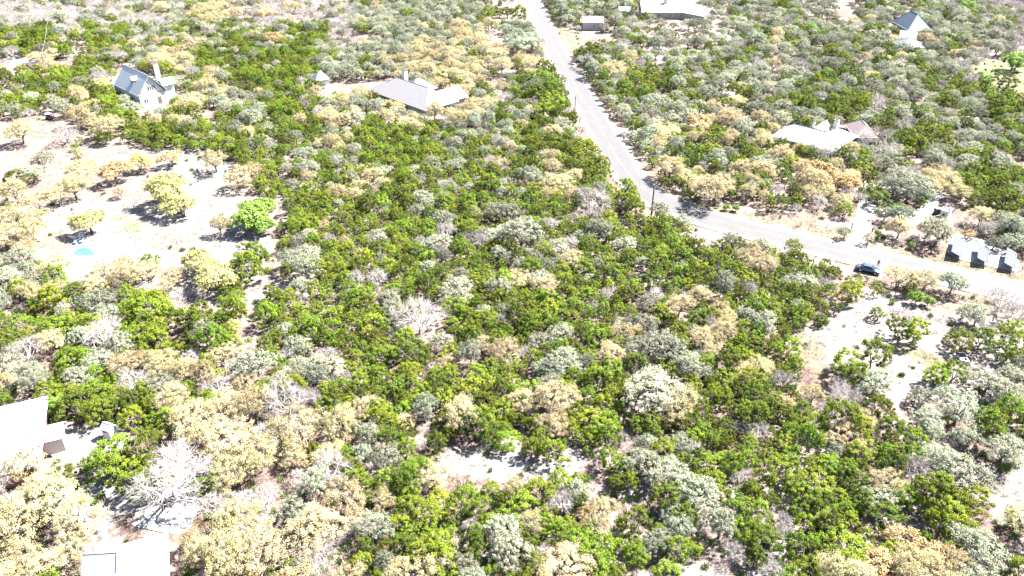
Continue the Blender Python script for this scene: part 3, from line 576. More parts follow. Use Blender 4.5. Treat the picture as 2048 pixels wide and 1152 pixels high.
# bin by the shed, boxes, limestone blocks, brush
def bin_(px, py, label, s_=1.0, col=(.03, .035, .04), rz=.3):
    g = P(px, py); o = empty('bin', g, rz); tag(o, label, 'bin'); mb = MB(); mb.box((0, 0, .5*s_), (.95*s_, .8*s_, s_)); mb.build('tub', mat('bin_%d' % int(col[0]*1000), col, .6), o)
    mb = MB(); mb.box((0, 0, 1.04*s_), (1.02*s_, .88*s_, .08*s_)); mb.build('lid', darkt, o)
bin_(1873, 427, 'black bin left of the small tan shed', 1.3); bin_(1553, 8, 'dark crate box on a clearing at the top', 2.2)
def stones(pts, label, sz=.7):
    for k_, (x, y) in enumerate(pts):
        g = P(x, y); mb = MB(); mb.box((0, 0, sz*.3), (sz*1.6, sz, sz*.6), .3*k_, taper=.8); o = mb.build('limestone_block', mat('grey_limestone', (.28, .29, .33), .9, (2, (.42, .42, .44)), bump=(5, .8, .1)))
        o.location = tuple(g); o.rotation_euler = (0, 0, k_*1.1); tag(o, label[k_], 'rock')
for k_ in range(26):
    x, y = random.uniform(20, 540), random.uniform(235, 600)
    if 60 < x < 540 and not (120 < x < 235 and 480 < y < 540):
        q_ = P(x, y); mb = MB(); mb.box((0, 0, .06), (random.uniform(.3, .8), random.uniform(.2, .6), .16), random.uniform(0, 3), taper=.7); o = mb.build('limestone_rock', mat('tan_rock', (.10, .085, .075), .9, (3, (.15, .13, .12)))); o.location = tuple(q_); tag(o, 'flat tan rock lying loose on the upper left clearing', 'rock', 'loose rocks on the upper left clearing')
stones([(1762, 677), (1771, 678)], ['grey stone block left of the juniper pair, left one', 'grey stone block left of the juniper pair, right one'], .9)
stones([(1926, 723), (1931, 724)], ['pale block at the end of the grass strip, left one', 'pale block at the end of the grass strip, right one'], .9)
barkd = mat('dead_brush_wood', (.22, .18, .16), .9, (2, (.35, .3, .28)))
def brush(px, py, R, n, label):
    g = P(px, py); mb = MB()
    for _ in range(n):
        a, r = random.uniform(0, 6.28), R*random.random()**.6; L2 = random.uniform(.6, 1.8); b = random.uniform(0, 6.28)
        x, y = r*math.cos(a), r*math.sin(a)*.7; z = random.uniform(.05, .8)*(1-r/R)+.05
        mb.tube([(x, y, z), (x+L2*.5*math.cos(b), y+L2*.5*math.sin(b), z+random.uniform(-.1, .25)), (x+L2*math.cos(b), y+L2*math.sin(b), max(.03, z+random.uniform(-.3, .3)))], [.05, .035, .012], 4)
    o = mb.build('brush_pile', barkd); o.location = tuple(g); tag(o, label, 'brush pile')
brush(1812, 634, 3.0, 170, 'pile of cut dead brush above the juniper pair'); brush(1797, 622, 1.6, 60, 'small heap of sticks beside the bigger brush pile'); brush(385, 590, 3.0, 160, 'low dark brush heap under the yellow tree, left')
# ------------------------------------------------------------------ pool and its furniture
def blob(cx, cy, pts): return [P(x, y)[:2] for x, y in pts]
outl = np.array(blob(0, 0, [(146, 508), (149, 501), (158, 496.5), (170, 495), (181, 497), (186, 502), (194, 507), (191, 512), (183, 511.5), (172, 512.5), (158, 514), (149, 513)]))
outl = smooth(np.vstack([outl, outl[:1]]), 2)[:-1]; cen = outl.mean(0)
o = empty('swimming_pool', (*cen, 0)); tag(o, 'small turquoise swimming pool on its white deck in the left clearing', 'pool')
mb = MB(); n = len(outl); inn = cen+(outl-cen)*.93
for a, z1 in ((outl-cen, .10),):
    b = inn-cen; vs = [(*q, z1) for q in a]+[(*q, z1) for q in b]+[(*q, .0) for q in a]+[(*q, 0) for q in b]
    mb.add(vs, [(i, (i+1) % n, (i+1) % n+n, i+n) for i in range(n)]+[(i, i+2*n, (i+1) % n+2*n, (i+1) % n) for i in range(n)]+[(i+n, (i+1) % n+n, (i+1) % n+3*n, i+3*n) for i in range(n)])
mb.build('coping', whitet, o)
mb = MB(); mb.add([(*(q-cen), .05) for q in inn], [tuple(range(n))]); mb.build('water', mat('pool_water', (.022, .088, .098), .2, (.5, (.045, .11, .115)), spec=.5, bump=(3, .2, .05)), o)
mb = MB(); st = cen+(outl-cen)*.80; lo = [tuple((*(q-cen), .056)) for q in st[:n//3]]+[tuple((*((q-cen)*.93), .056)) for q in st[:n//3]][::-1]
mb.add(lo, [tuple(range(len(lo)))]); mb.build('pool_step', mat('pool_tile', (.002, .055, .085), .3), o)
def lounger(px, py, rz, label):
    g = P(px, py); o = empty('lounge_chair', g, rz); tag(o, label, 'lounge chair'); m = mat('blue_sling', (.10, .16, .32), .8)
    mb = MB(); mb.box((0, .2, .35), (.65, 1.3, .08)); mb.build('seat', m, o); mb = MB(); mb.slab([(-.32, .85, .4), (.32, .85, .4), (.32, 1.35, .85), (-.32, 1.35, .85)], .07); mb.build('backrest', m, o)
    for sx in (-.28, .28):
        for sy in (-.35, .75): mb = MB(); mb.tube([(sx, sy, 0), (sx, sy, .33)], .025, 5); mb.build('leg', whitet, o)
lounger(151, 487, .3, 'blue lounge chair in tree shade beside the pool, left one'); lounger(163, 485, .1, 'blue lounge chair in tree shade beside the pool, right one')

# ------------------------------------------------------------------ solar arrays
cell = mat('solar_glass', (.030, .034, .041), .5, (.8, (.036, .040, .048)), spec=.08); frm = mat('panel_frame', (.060, .062, .066), .6, spec=.1)
def solar(BL, BR, TL, label):
    zl, zr = 1.8, 1.0; a, b, t_ = P(*BL, zl), P(*BR, zr), P(*TL, zl); wv = (b-a)*np.array((1, 1, 0)); W_ = np.linalg.norm(wv); nn = (t_-a)*np.array((1, 1, 0)); Ly = float(np.linalg.norm(nn)); nn = nn/Ly+np.array((-wv[1], wv[0], 0))/W_*.6; nn /= np.linalg.norm(nn); ww = np.array((nn[1], -nn[0], 0)); Wt = W_
    o = empty('solar_array', (a[0], a[1], 0), math.atan2(ww[1], ww[0])); tag(o, label, 'solar panels', 'solar arrays on the gravel pad')
    cols, rows = 3, 5; zz_ = lambda x: zl+(zr-zl)*x/Wt
    mb = MB(); mb.slab([(0, 0, zl), (Wt, 0, zr), (Wt, Ly, zr), (0, Ly, zl)], .06); fo = mb.build('frame', frm, o)
    for i_ in range(cols):
        for j_ in range(rows):
            x0, x1, y0, y1 = Wt*i_/cols+.045, Wt*(i_+1)/cols-.045, Ly*j_/rows+.045, Ly*(j_+1)/rows-.045
            mb = MB(); mb.slab([(x0, y0, zz_(x0)+.03), (x1, y0, zz_(x1)+.03), (x1, y1, zz_(x1)+.03), (x0, y1, zz_(x0)+.03)], .02); mb.build('panel', cell, fo)
    for x in (.4, Wt/2, Wt-.4):
        for y in (.5, Ly-.6): mb = MB(); mb.tube([(x, y, 0), (x, y, zz_(x)-.06)], .05, 6); mb.build('leg', frm, o)
    for x in (.4, Wt-.4): mb = MB(); mb.tube([(x, .2, zz_(x)-.1), (x, Ly-.2, zz_(x)-.1)], .04, 4); mb.build('rail', frm, o)
solar((1902.5, 503), (1924, 516), (1904, 469), 'solar array nearest the oak, leftmost of the three')
solar((1955, 516), (1977, 528), (1955, 484), 'middle one of the three solar arrays')
solar((2008.5, 525.5), (2030, 539), (2007.5, 493), 'rightmost of the three solar arrays')

#TREES#
# ------------------------------------------------------------------ trees: prototypes
bark = mat('grey_bark', (.085, .07, .06), .95, (3, (.13, .115, .10))); palebark = mat('pale_bark', (.26, .235, .22), .9, (2, (.34, .31, .30))); whitebark = mat('bleached_wood', (.27, .255, .245), .8, (2, (.20, .185, .18)))
leafm = dict(
    J=mat('juniper_foliage', (.113, .144, .007), .75, (.9, (.058, .088, .009)), transl=.22, vary=.48, huevar=.022, spec=.15),
    O=mat('live_oak_foliage', (.225, .225, .158), .75, (.9, (.125, .145, .090)), transl=.2, vary=.42, huevar=.03, spec=.25),
    T=mat('tan_oak_foliage', (.35, .32, .205), .8, (.6, (.30, .235, .105)), transl=.4, vary=.2, huevar=.018, spec=.15),
    Y=mat('pale_yellow_foliage', (.31, .30, .09), .8, (.8, (.25, .24, .11)), transl=.3, vary=.1, huevar=.01, spec=.15),
    G=mat('fresh_green_foliage', (.14, .215, .035), .7, (.8, (.09, .155, .02)), transl=.35, vary=.1, spec=.2),
    R=mat('orange_foliage', (.32, .205, .095), .8, (.8, (.27, .21, .11)), transl=.3, vary=.12, spec=.15),
    B=mat('bare_twigs', (.27, .245, .235), .9, (.8, (.19, .165, .155)), vary=.25),
    D=whitebark)
barkm = dict(J=bark, O=bark, T=bark, Y=bark, G=bark, R=bark, B=palebark, D=whitebark)
def tubes(paths, n=5):
    V = []; Fq = []; o = 0
    for pts, rad in paths:
        pts = np.asarray(pts, float); k = len(pts); t = np.gradient(pts, axis=0); t /= np.linalg.norm(t, axis=1)[:, None]+1e-9
        ref = np.array((1.0, .3, .1)) if abs(t[0][2]) > .8 else np.array((0, 0, 1.0))
        a = np.cross(t, ref); a /= np.linalg.norm(a, axis=1)[:, None]+1e-9; b = np.cross(t, a)
        w_ = np.arange(n)*2*math.pi/n
        ring = pts[:, None]+np.asarray(rad)[:, None, None]*(np.cos(w_)[None, :, None]*a[:, None]+np.sin(w_)[None, :, None]*b[:, None])
        V.append(ring.reshape(-1, 3)); i = np.arange(k-1)[:, None]*n; j = np.arange(n)[None]; j2 = (j+1) % n
        Fq.append(np.stack([i+j, i+j2, i+n+j2, i+n+j], -1).reshape(-1, 4)+o); o += k*n
    return np.vstack(V), np.vstack(Fq)
def leaves(cs, out, r, per, size, rg, updir=.6, flat=.8, rnd=.55):
    n = len(cs)*per; c = np.repeat(cs, per, 0); rr = np.repeat(r, per); oo = np.repeat(out, per, 0)
    d = rg.normal(size=(n, 3)); d /= np.linalg.norm(d, axis=1)[:, None]; d += oo*.35
    rad = rg.random(n)**.5*rg.uniform(.8, 1.35, n)
    ps = c+d*(rr*rad)[:, None]*np.array((1, 1, flat))
    nrm = d*.8+oo*.3+np.array((0, 0, updir))+rg.normal(size=(n, 3))*rnd; nrm /= np.linalg.norm(nrm, axis=1)[:, None]
    a = np.cross(nrm, rg.normal(size=(n, 3))); a /= np.linalg.norm(a, axis=1)[:, None]; b = np.cross(nrm, a)
    s = size*rg.uniform(.6, 1.35, n)[:, None]; a = a*s; b = b*s*.62
    v = np.stack([ps-a, ps-b*.9, ps+a, ps+b*1.1], 1).reshape(-1, 3); f = np.arange(n*4).reshape(-1, 4); return v, f
def skeleton(kind, rg, R, H, nc):
    """clump centres on an uneven dome plus limbs that reach every clump"""
    lob = [(rg.uniform(0, 6.28), rg.uniform(.72, 1.12)) for _ in range(5)]
    def rad(az): return 1+sum(.17*math.cos((k+1)*az+p)*q for k, (p, q) in enumerate(lob))*.8
    cs = []; zc = H*(.46 if kind == 'J' else .56); hz = H-zc
    tries = 0
    while len(cs) < nc and tries < nc*40:
        tries += 1; az = rg.uniform(0, 6.28); el = math.asin(rg.uniform(-.42 if kind == 'J' else -.12, 1)); q = rg.uniform(.5, 1)**.55
        if kind != 'J': q = rg.uniform(.35, 1)**.5
        p = np.array((math.cos(az)*math.cos(el)*R*rad(az)*q, math.sin(az)*math.cos(el)*R*rad(az)*q, zc+math.sin(el)*hz*q*rg.uniform(.8, 1.05)))
        md = R*(.24 if kind == 'J' else .235)*(1 if tries < nc*20 else .7)
        if all(np.linalg.norm(p-c_) > md for c_ in cs): cs.append(p)
    cs = np.array(cs); paths = []
    nst = rg.integers(2, 4) if kind == 'J' else rg.integers(1, 3); nl = 7 if kind != 'J' else 6
    base = [np.array((rg.uniform(-.25, .25)*nst*.5, rg.uniform(-.25, .25)*nst*.5, -.1)) for _ in range(nst)]
    r0 = R*(.055 if kind == 'J' else .062)/math.sqrt(nst)*1.2; limbs = []
    fork = [b+np.array((rg.uniform(-.3, .3), rg.uniform(-.3, .3), H*(.22 if kind == 'J' else .28))) for b in base]
    for b, f in zip(base, fork): paths.append(([b, b*.6+f*.4+rg.normal(size=3)*.05, f], [r0*1.35, r0, r0*.85]))
    for i in range(nl):
        az = i*6.28/nl+rg.uniform(-.35, .35); f = fork[i % nst]; q = rg.uniform(.5, .72); e = np.array((math.cos(az)*R*q, math.sin(az)*R*q, zc+hz*rg.uniform(.05, .45)))
        m1_ = f*.55+e*.45+np.array((0, 0, -.1*H*(.3 if kind == 'J' else .5)))+rg.normal(size=3)*.12; m2_ = f*.2+e*.8+rg.normal(size=3)*.12
        paths.append(([f, m1_, m2_, e], [r0*.8, r0*.55, r0*.38, r0*.22])); limbs += [m1_, m2_, e]
    limbs += fork; LM = np.array(limbs)
    for c_ in cs:
        s = LM[np.argmin(np.linalg.norm(LM-c_, axis=1))]; m_ = (s+c_)/2+rg.normal(size=3)*.1; paths.append(([s, m_, c_], [r0*.3, r0*.2, r0*.08]))
    return cs, paths, zc
class Proto: pass
def make_proto(kind, seed, R, H, nc, cr, per, size, **kw):
    rg = np.random.default_rng(seed*31+ord(kind)); base = 'J' if kind in 'J' else 'O'
    cs, paths, zc = skeleton(base, rg, R, H, nc); tv, tf = tubes(paths, 5)
    if kind in 'BD':
        tw = []
        for c_ in cs:
            o_ = c_-np.array((0, 0, zc*.6)); o_ /= np.linalg.norm(o_)
            for _ in range(per):
                d = o_*.9+rg.normal(size=3)*.75; d /= np.linalg.norm(d); l = cr*rg.uniform(.6, 1.5); e1 = c_+d*l*.5+rg.normal(size=3)*.05; e2 = c_+d*l+rg.normal(size=3)*.12
                tw.append(([c_+rg.normal(size=3)*.08, e1, e2], [size, size*.8, size*.35]))
                if rg.random() < .8: d2 = d+rg.normal(size=3)*.7; tw.append(([e1, e1+d2*l*.3, e1+d2*l*.6], [size*.7, size*.5, size*.3]))
        cv, cf = tubes(tw, 3)
    else:
        out = cs-np.array((0, 0, zc*.8)); out /= np.linalg.norm(out, axis=1)[:, None]
        cv, cf = leaves(cs, out, cr*rg.uniform(.45, 1.45, len(cs)), per, size, rg, **kw)
    p = Proto(); p.kind = kind; p.R, p.H, p.zc = R, H, zc
    p.trunk = npmesh('trunk', tv, tf, [barkm[kind]]); p.crown = npmesh('crown', cv, cf, [leafm[kind]])
    if kind in 'JOTB':
        p.both = bpy.data.objects.new('tree_model', npmesh('tree_model', np.vstack([tv, cv]), np.vstack([tf, cf+len(tv)]), [barkm[kind], leafm[kind]], np.r_[np.zeros(len(tf)), np.ones(len(cf))]))
    return p
PR = {k: [] for k in 'JOTYGRBDS'}
for s in range(10): PR['J'].append(make_proto('J', s, 2.2, 4.6+.3*(s % 3), 40+2*s, .39, 185, .080, updir=.42, flat=.85, rnd=.8))
for s in range(8): PR['O'].append(make_proto('O', s, 3.4, 5.2+.4*(s % 3), 62+3*s, .54, 150, .096, updir=.4, flat=.75, rnd=.8))
for s in range(6): PR['T'].append(make_proto('T', s, 3.6, 5.8+.3*(s % 3), 62+3*s, .58, 140, .094, updir=.4, flat=.75, rnd=.85))
for s in range(2): PR['Y'].append(make_proto('Y', s, 3.6, 6.0, 62, .74, 95, .17, updir=.4, flat=.65))
for s in range(2): PR['G'].append(make_proto('G', s, 3.2, 5.4, 60, .72, 120, .17, updir=.4, flat=.7))
for s in range(2): PR['R'].append(make_proto('R', s, 3.2, 5.0, 54, .70, 85, .16, updir=.4, flat=.6))
for s in range(5): PR['B'].append(make_proto('B', s, 3.0, 4.8, 52, .75, 12, .021))
PR['D'].append(make_proto('D', 3, 3.2, 6.0, 44, .9, 7, .03)); PR['D'].append(make_proto('D', 5, 4.4, 6.0, 70, 1.0, 17, .026))
NAME = dict(J='juniper_tree', O='live_oak_tree', T='tan_oak_tree', Y='yellow_oak_tree', G='elm_tree', R='orange_oak_tree', B='bare_tree', D='dead_tree')
NAME['G'] = 'green_tree'
TREES = []   # (kind, X, Y, r, rz, zs, label, group)
HX = {}      # spatial hash
def near(X, Y, r, fac):
    i, j = int(X//6), int(Y//6)
    for a in range(i-2, i+3):
        for b in range(j-2, j+3):
            for (x, y, q, fq) in HX.get((a, b), ()):
                d = (r+q)*min(fac, fq)
                if (x-X)**2+(y-Y)**2 < d*d: return True
    return False
def put(X, Y, r, fac=.6): HX.setdefault((int(X//6), int(Y//6)), []).append((X, Y, r, fac))
def plant(kind, px, py, rp, label):
    k = 'J' if kind in 'Js' else kind; pr = PR[k][0]; zc = 3.0
    for _ in range(3): q = P(px, py, zc); r = rp/scale_at(*q); zc = r/pr.R*pr.zc*1.05
    TREES.append([k, q[0], q[1], r, random.uniform(0, 6.28), random.uniform(.92, 1.08), label, None]); put(q[0], q[1], r, .7)
EXPL = """J 35 360 20|dark olive tree with a leaning trunk, leftmost in the clearing above the pool
O 62 348 21|grey green oak between the two dark oaks left of the orange tree
O 87 322 22|dark green oak upper left of the orange tree
T 162 342 26|pale golden oak touching the left side of the orange tree
T 148 375 28|olive tan oak below left of the orange tree
T 118 394 22|small tan oak at the lower end of the clump left of the orange tree
R 230 343 27|round orange tree over a dark shadow in the upper left clearing
Y 277 325 20|small yellow green tree right of the orange tree
T 240 384 13|tiny pale yellow sapling below the orange tree
Y 330 378 38|large pale yellow tree in the middle of the left clearing
Y 362 408 28|pale tree leaning beside the large yellow tree
R 343 315 19|small orange tree on the white ground above the large yellow tree
T 430 322 24|pale tan tree at the clearing edge, right of the small orange tree
T 476 352 26|tan tree against the dark woodland edge
Y 176 440 30|thin pale green tree with bare stems above the swimming pool
B 266 408 11|tiny bare sapling below the large clearing trees, left
T 440 452 22|small tan leafed tree left of the bright green tree
G 500 428 34|bright green tree at the woodland edge above the yellow tree
G 528 414 22|smaller bright green crown behind the bright green edge tree
G 524 446 20|bright green crown at the foot of the bright green edge tree
Y 393 524 30|bright pale yellow tree, left of the lower clearing pair
Y 432 548 33|bright pale yellow tree touching the dark juniper, lower clearing
J 492 532 34|dark juniper right of the bright yellow trees
J 510 505 24|juniper behind the dark juniper beside the yellow trees
T 28 440 38|wide tan oak on the left edge above the pool
T 62 462 28|tan oak with a dark trunk left of the pool
T 12 472 30|tan oak cut by the left edge level with the pool
T 75 404 28|pale sparse tan oak above the left edge tan oaks
T 215 546 32|tan oak just below the pool deck
T 295 550 32|tan oak right of the one below the pool deck
T 250 536 24|tan oak between the two below the pool deck
T 40 262 28|pale sparse tree in the upper left clearing
B 128 268 22|small bare tree in the pinkish ground, upper left clearing
T 155 233 26|yellow tan tree below the white cart
T 215 254 27|tan tree with shadow beneath, below the metal roofed house
J 210 214 22|dark green juniper below the metal roofed house
J 250 240 22|juniper at the clearing edge right of the tan tree
J 330 142 18|bright juniper right of the white chimney of the metal roofed house
Y 200 172 15|pale yellow bush at the left eave of the metal roofed house
T 315 118 20|cream crowned tree behind the white chimney
J 462 612 24|round juniper standing on the white path, left
J 405 636 34|juniper clump at the left bank of the white path
J 425 682 34|juniper below the one at the left bank of the white path
J 300 622 36|bright juniper left of the white path
J 335 632 18|small yellow green juniper at the edge of the white path
Y 465 653 13|little yellow green bush on the white path
D 205 672 36|bleached white dead tree in the junipers, left
D 338 945 66|big bleached leafless tree over the white driveway, lower left
J 225 905 34|bright juniper left of the big bleached tree
J 250 945 34|yellow green juniper shading the white driveway
J 292 888 36|juniper behind the big bleached tree
J 175 938 15|small juniper left of the ones shading the driveway
J 152 812 32|dark green tree between the bright roof and the white pump house
G 108 812 20|light green tree overhanging the corner of the bright hip roof
J 1037 28 19|dense round juniper left of the road near the top
O 1046 80 34|wide grey oak with a black shadow left of the road
J 1098 138 16|juniper at the left road edge, topmost of the dark row
J 1085 158 20|dark juniper below the topmost of the roadside row
J 1100 178 20|roadside juniper midway down the dark row
J 1072 190 20|juniper behind the middle of the roadside row
J 1105 206 20|lowest juniper of the dark roadside row
J 1087 220 20|juniper under the dark roadside row
J 1190 104 21|dark juniper across the road from the dark row
J 977 20 8|small round juniper in the open ground near the top, topmost left
J 999 27 8|small round juniper standing alone in the open ground near the top
J 966 34 8|small juniper in the cluster left of the open ground
J 982 32 8|small juniper right in the cluster left of the open ground
J 958 44 7|lowest left small juniper of the open ground
J 972 47 8|lowest middle small juniper of the open ground
J 989 53 9|pair shaped small juniper low in the open ground
J 1006 48 5|tiny juniper right in the open ground
J 1015 25 10|juniper on the right side of the open ground near the top
J 1297 306 11|small dark juniper on the right verge, uppermost of two
J 1306 325 11|small dark juniper on the right verge, lower of two
T 1338 336 26|yellow tan bush tree on the right verge above the bend
J 1322 352 10|dark shrub under the yellow tan tree on the verge
J 1330 368 9|lowest dark shrub under the yellow tan tree on the verge
T 1432 378 38|broad golden oak facing the outside of the road bend
T 1395 376 24|olive gold oak at the left end of the golden oaks by the bend
J 1380 390 11|dark little juniper at the left foot of the golden oaks
G 1384 352 9|bright yellow green shrub between the verge tree and the golden oaks
G 1453 415 6|bright green tuft on the verge by the bend, left one
G 1471 417 6|bright green tuft on the verge by the bend, right one
O 1771 427 18|small dark stemmed oak right of the white driveway
O 1806 432 21|grey sparse oak on the white turning area
T 1800 457 22|tan bush right of the white driveway
O 1876 464 33|broad oak beside the leftmost solar array
T 1858 458 20|tan crown on the left side of the solar array oak
O 1691 466 13|grey bush left of the driveway mouth
O 1737 478 13|round grey bush right of the driveway mouth
J 1756 473 8|little green bush beside the grey bush at the driveway mouth
G 1824 492 6|tiny green sapling on the verge left of the solar arrays
R 1938 470 10|small reddish bare tree between the solar arrays
T 1800 556 26|pale yellow bush just right of the sedan
O 1905 567 26|olive oak between the road and the pipe fence
J 1700 585 22|juniper at the woodland corner below the sedan
J 1749 578 13|dark round juniper alone below the sedan
G 1833 597 15|lime green shrub inside the pipe fence, left
G 1857 603 10|lime green shrub inside the pipe fence, right
O 1955 634 24|grey green oak thicket below the pipe fence
O 1925 628 14|grey bush left of the oak thicket below the pipe fence
B 1998 603 28|large pale bare tree by the road at the right
B 2035 630 30|pale bare tree cut by the right edge
J 1757 629 12|small thin juniper above the juniper pair
J 1795 656 24|left juniper of the pair in the white clearing
J 1832 666 25|right juniper of the pair in the white clearing
J 1903 672 10|thin little juniper left of the clearing trio
J 1926 684 20|middle juniper of the clearing trio
J 1960 680 21|right juniper of the clearing trio
J 2028 668 28|juniper on the right edge beyond the trio
J 2000 704 20|juniper below the one on the right edge
J 2035 714 22|juniper at the right edge, lowest by the clearing
J 1746 710 34|olive juniper left of the brown grass strip
J 1692 724 26|juniper left of the olive juniper
J 1698 752 26|dark juniper under the two beside the grass strip
O 1752 764 34|grey blue oak below the olive juniper
J 1873 754 21|low juniper right of the clearing, left of pair
J 1906 748 22|low juniper right of the clearing, right of pair
O 1846 797 22|small green oak in the lower right clearing
O 1860 838 29|spreading grey oak under the small green oak
J 2022 826 30|dark juniper with a black shadow at the right edge
J 1755 815 30|juniper on the left bank of the lower right clearing
O 1975 765 26|grey oak with black limbs at the right
O 2020 752 23|pale oak on the right edge under the junipers
O 2010 900 36|wide grey green oak at the right edge, lower right
O 1915 945 44|broad grey green oak in the lower right
O 1935 880 34|grey oak above the broad oak in the lower right
B 838 630 48|large pink grey bare tree in the middle woodland
B 572 800 54|large cream bare crown left of centre, lower half
T 600 850 44|cream oak below the large cream bare crown
B 1182 395 34|pale bare tree in the woodland near the bend pole
O 1122 722 30|pale mint oak in the middle woodland
O 1335 700 40|broad pale oak in the lower middle woodland
O 1305 792 46|large cream green oak, lower middle
T 1105 805 40|cream and yellow oak, lower middle left
O 1390 985 44|large pale grey oak near the bottom, right of centre
O 1340 950 32|pale oak at the right end of the white gap
T 1055 800 30|cream oak left of the cream and yellow oak
R 1175 1030 20|orange tinted oak near the bottom, centre
T 1345 820 30|cream oak beside the large cream green oak
O 1000 430 34|pale grey oak in the upper middle woodland
O 1040 470 36|grey oak just below the pale grey one in the upper middle woodland
O 1060 350 28|round pale oak below the roadside junipers
T 745 350 20|cream crowned tree in the upper left of the middle woodland
B 755 560 22|white bare tree in the left of the middle woodland
R 905 548 12|small orange tree in the middle woodland
T 870 950 34|cream oak at the left of the white gap
J 850 1030 34|fresh green broad juniper near the bottom, left of centre
T 690 1000 44|yellow cream oak near the bottom left of centre
T 640 1060 48|large yellow oak at the bottom left of centre
T 450 880 48|cream oak right of the big bleached tree
T 520 905 40|cream oak, second right of the big bleached tree
T 90 1000 60|very large cream yellow oak at the lower left
T 35 1060 50|cream yellow oak at the lower left edge
T 150 1040 40|cream oak left of the bottom gabled house
T 50 930 40|golden oak overhanging the bright hip roof
T 470 1050 46|gold sparse oak right of the bottom gabled house
T 410 1110 36|gold oak with dark limbs at the corner of the bottom gabled house
T 385 1085 26|small gold tree against the wall of the bottom gabled house
B 425 1010 30|pinkish bare tree above the gold oaks, lower left
B 530 1000 28|pinkish bare tree left of the yellow cream oaks
T 320 730 30|peach coloured oak in the junipers, left
T 365 745 30|peach coloured oak, middle of the row in the junipers
T 410 750 28|peach coloured oak, right end of the row in the junipers
B 385 718 18|pale bare crown above the peach coloured oaks
T 490 770 20|small peach coloured tree at the foot of the white path
R 1842 1105 38|orange oak at the bottom right
R 1800 1080 30|orange oak left of the bottom right orange oak
T 1770 968 30|yellow cream oak among junipers, lower right
R 1755 1130 38|orange yellow oak at the bottom edge, right
G 1853 1075 12|bright green bush against the orange oaks
J 1905 1100 20|round fresh juniper right of the orange oaks
R 545 76 18|small orange tree in the upper woods
R 1395 246 20|orange tree in the oaks right of the road
R 1640 345 30|orange brown oak among the golden oaks
R 1690 365 28|rust coloured oak at the right of the golden oaks
G 1621 60 14|bright green tree in the far oaks right of the road
G 1938 12 15|lime green tree at the top right
G 2030 120 20|lime green tree by the far right lawn
J 2003 157 18|dark cedar on the far right lawn
G 1652 147 12|small yellow green tree in the far oaks
B 1758 203 18|pale lilac bare tree in the far oaks
B 1718 52 15|lilac bare tree left of the blue grey house
G 1596 228 5|tiny bright green shrub above the long pale house
O 1205 118 18|oak below the dark juniper across the road
"""
for ln in EXPL.strip().split('\n'):
    a, lab = ln.split('|'); k, x, y, r = a.split()
    if float(r) > 1: plant(k, float(x), float(y), float(r), lab)
# ------------------------------------------------------------------ what grows where (64 x 48 pixel cells of the photograph)
ROWS = """B B B B B O T o B b B O O O O , . O O O . . o O O o . O O O O B
J J j J M M O J M J b , O O T . O . b O o o o O O O O O O O O B
. t j M T T J J J J O O T T T t t . J O o O O O o O O O O O B o
j J J M . M T j J J . . . T T t M J O M J M O O O M M O O M J j
M o T J . T . O J J T M T t T M M J . O O O T O O J J M O O O J
. , , t J J J M M J T J M M O O J M . . T T T O T O . O J M O M
. . . . . . t J J o O M J J M M M M J . . O O O T T T O o O J b
. , . . . . . T J M M T J O J J O T J . . T t T b T T t o T J J
t . . . . . . . j J M J O O J O J J B J . T T t b b T O O . t J
t . . . . . . . , J T M J O M O B J M J J j . . . . . o . . o O
t . . . . . . , j J J J J O O M O O J o J M O T J . . . . . . ,
O M . T T . . J , O M B J M M J M O O J j O O J J J t . t t . .
t J O M J . . J J M M J M . J O J M M J M T J M J J j . . , o b
J J M O J j J , M J J M O . J J J M J O b M T J J j . . . . . .
J J J O J J J j J O J J J M J T J O M T O O T J J . . . . . . ,
O M J J T T T . J O O J J T J J j O J J O O M T J . . . . . o O
O J J J J T J T B B J J T J T J T T J M T T M J M B B j . . o o
. . J M J J T T T B T T t J T J J T J M J M J B M T T J o O o J
. . . J J . T T B T J T J B . J J J J B O M J J M M T J J o o o
T t . J J . T T j T T O J J , . . . , J M O M J J J J , O O O O
T T t . J . b b t B B T J t O J t J M J . O M J t J J T J O O .
T T t . . . t t b T B T J J M J T M T M O O O M t J J J . J J t
T T T . . t t T T T T J J M J M J M J J O O o M b J O J t T j o
T T t . . t T T O T T J O T O O J T J M O . j j B J T J T T O o""".replace(' ', '').split('\n')
assert all(len(r) == 32 for r in ROWS), [len(r) for r in ROWS]
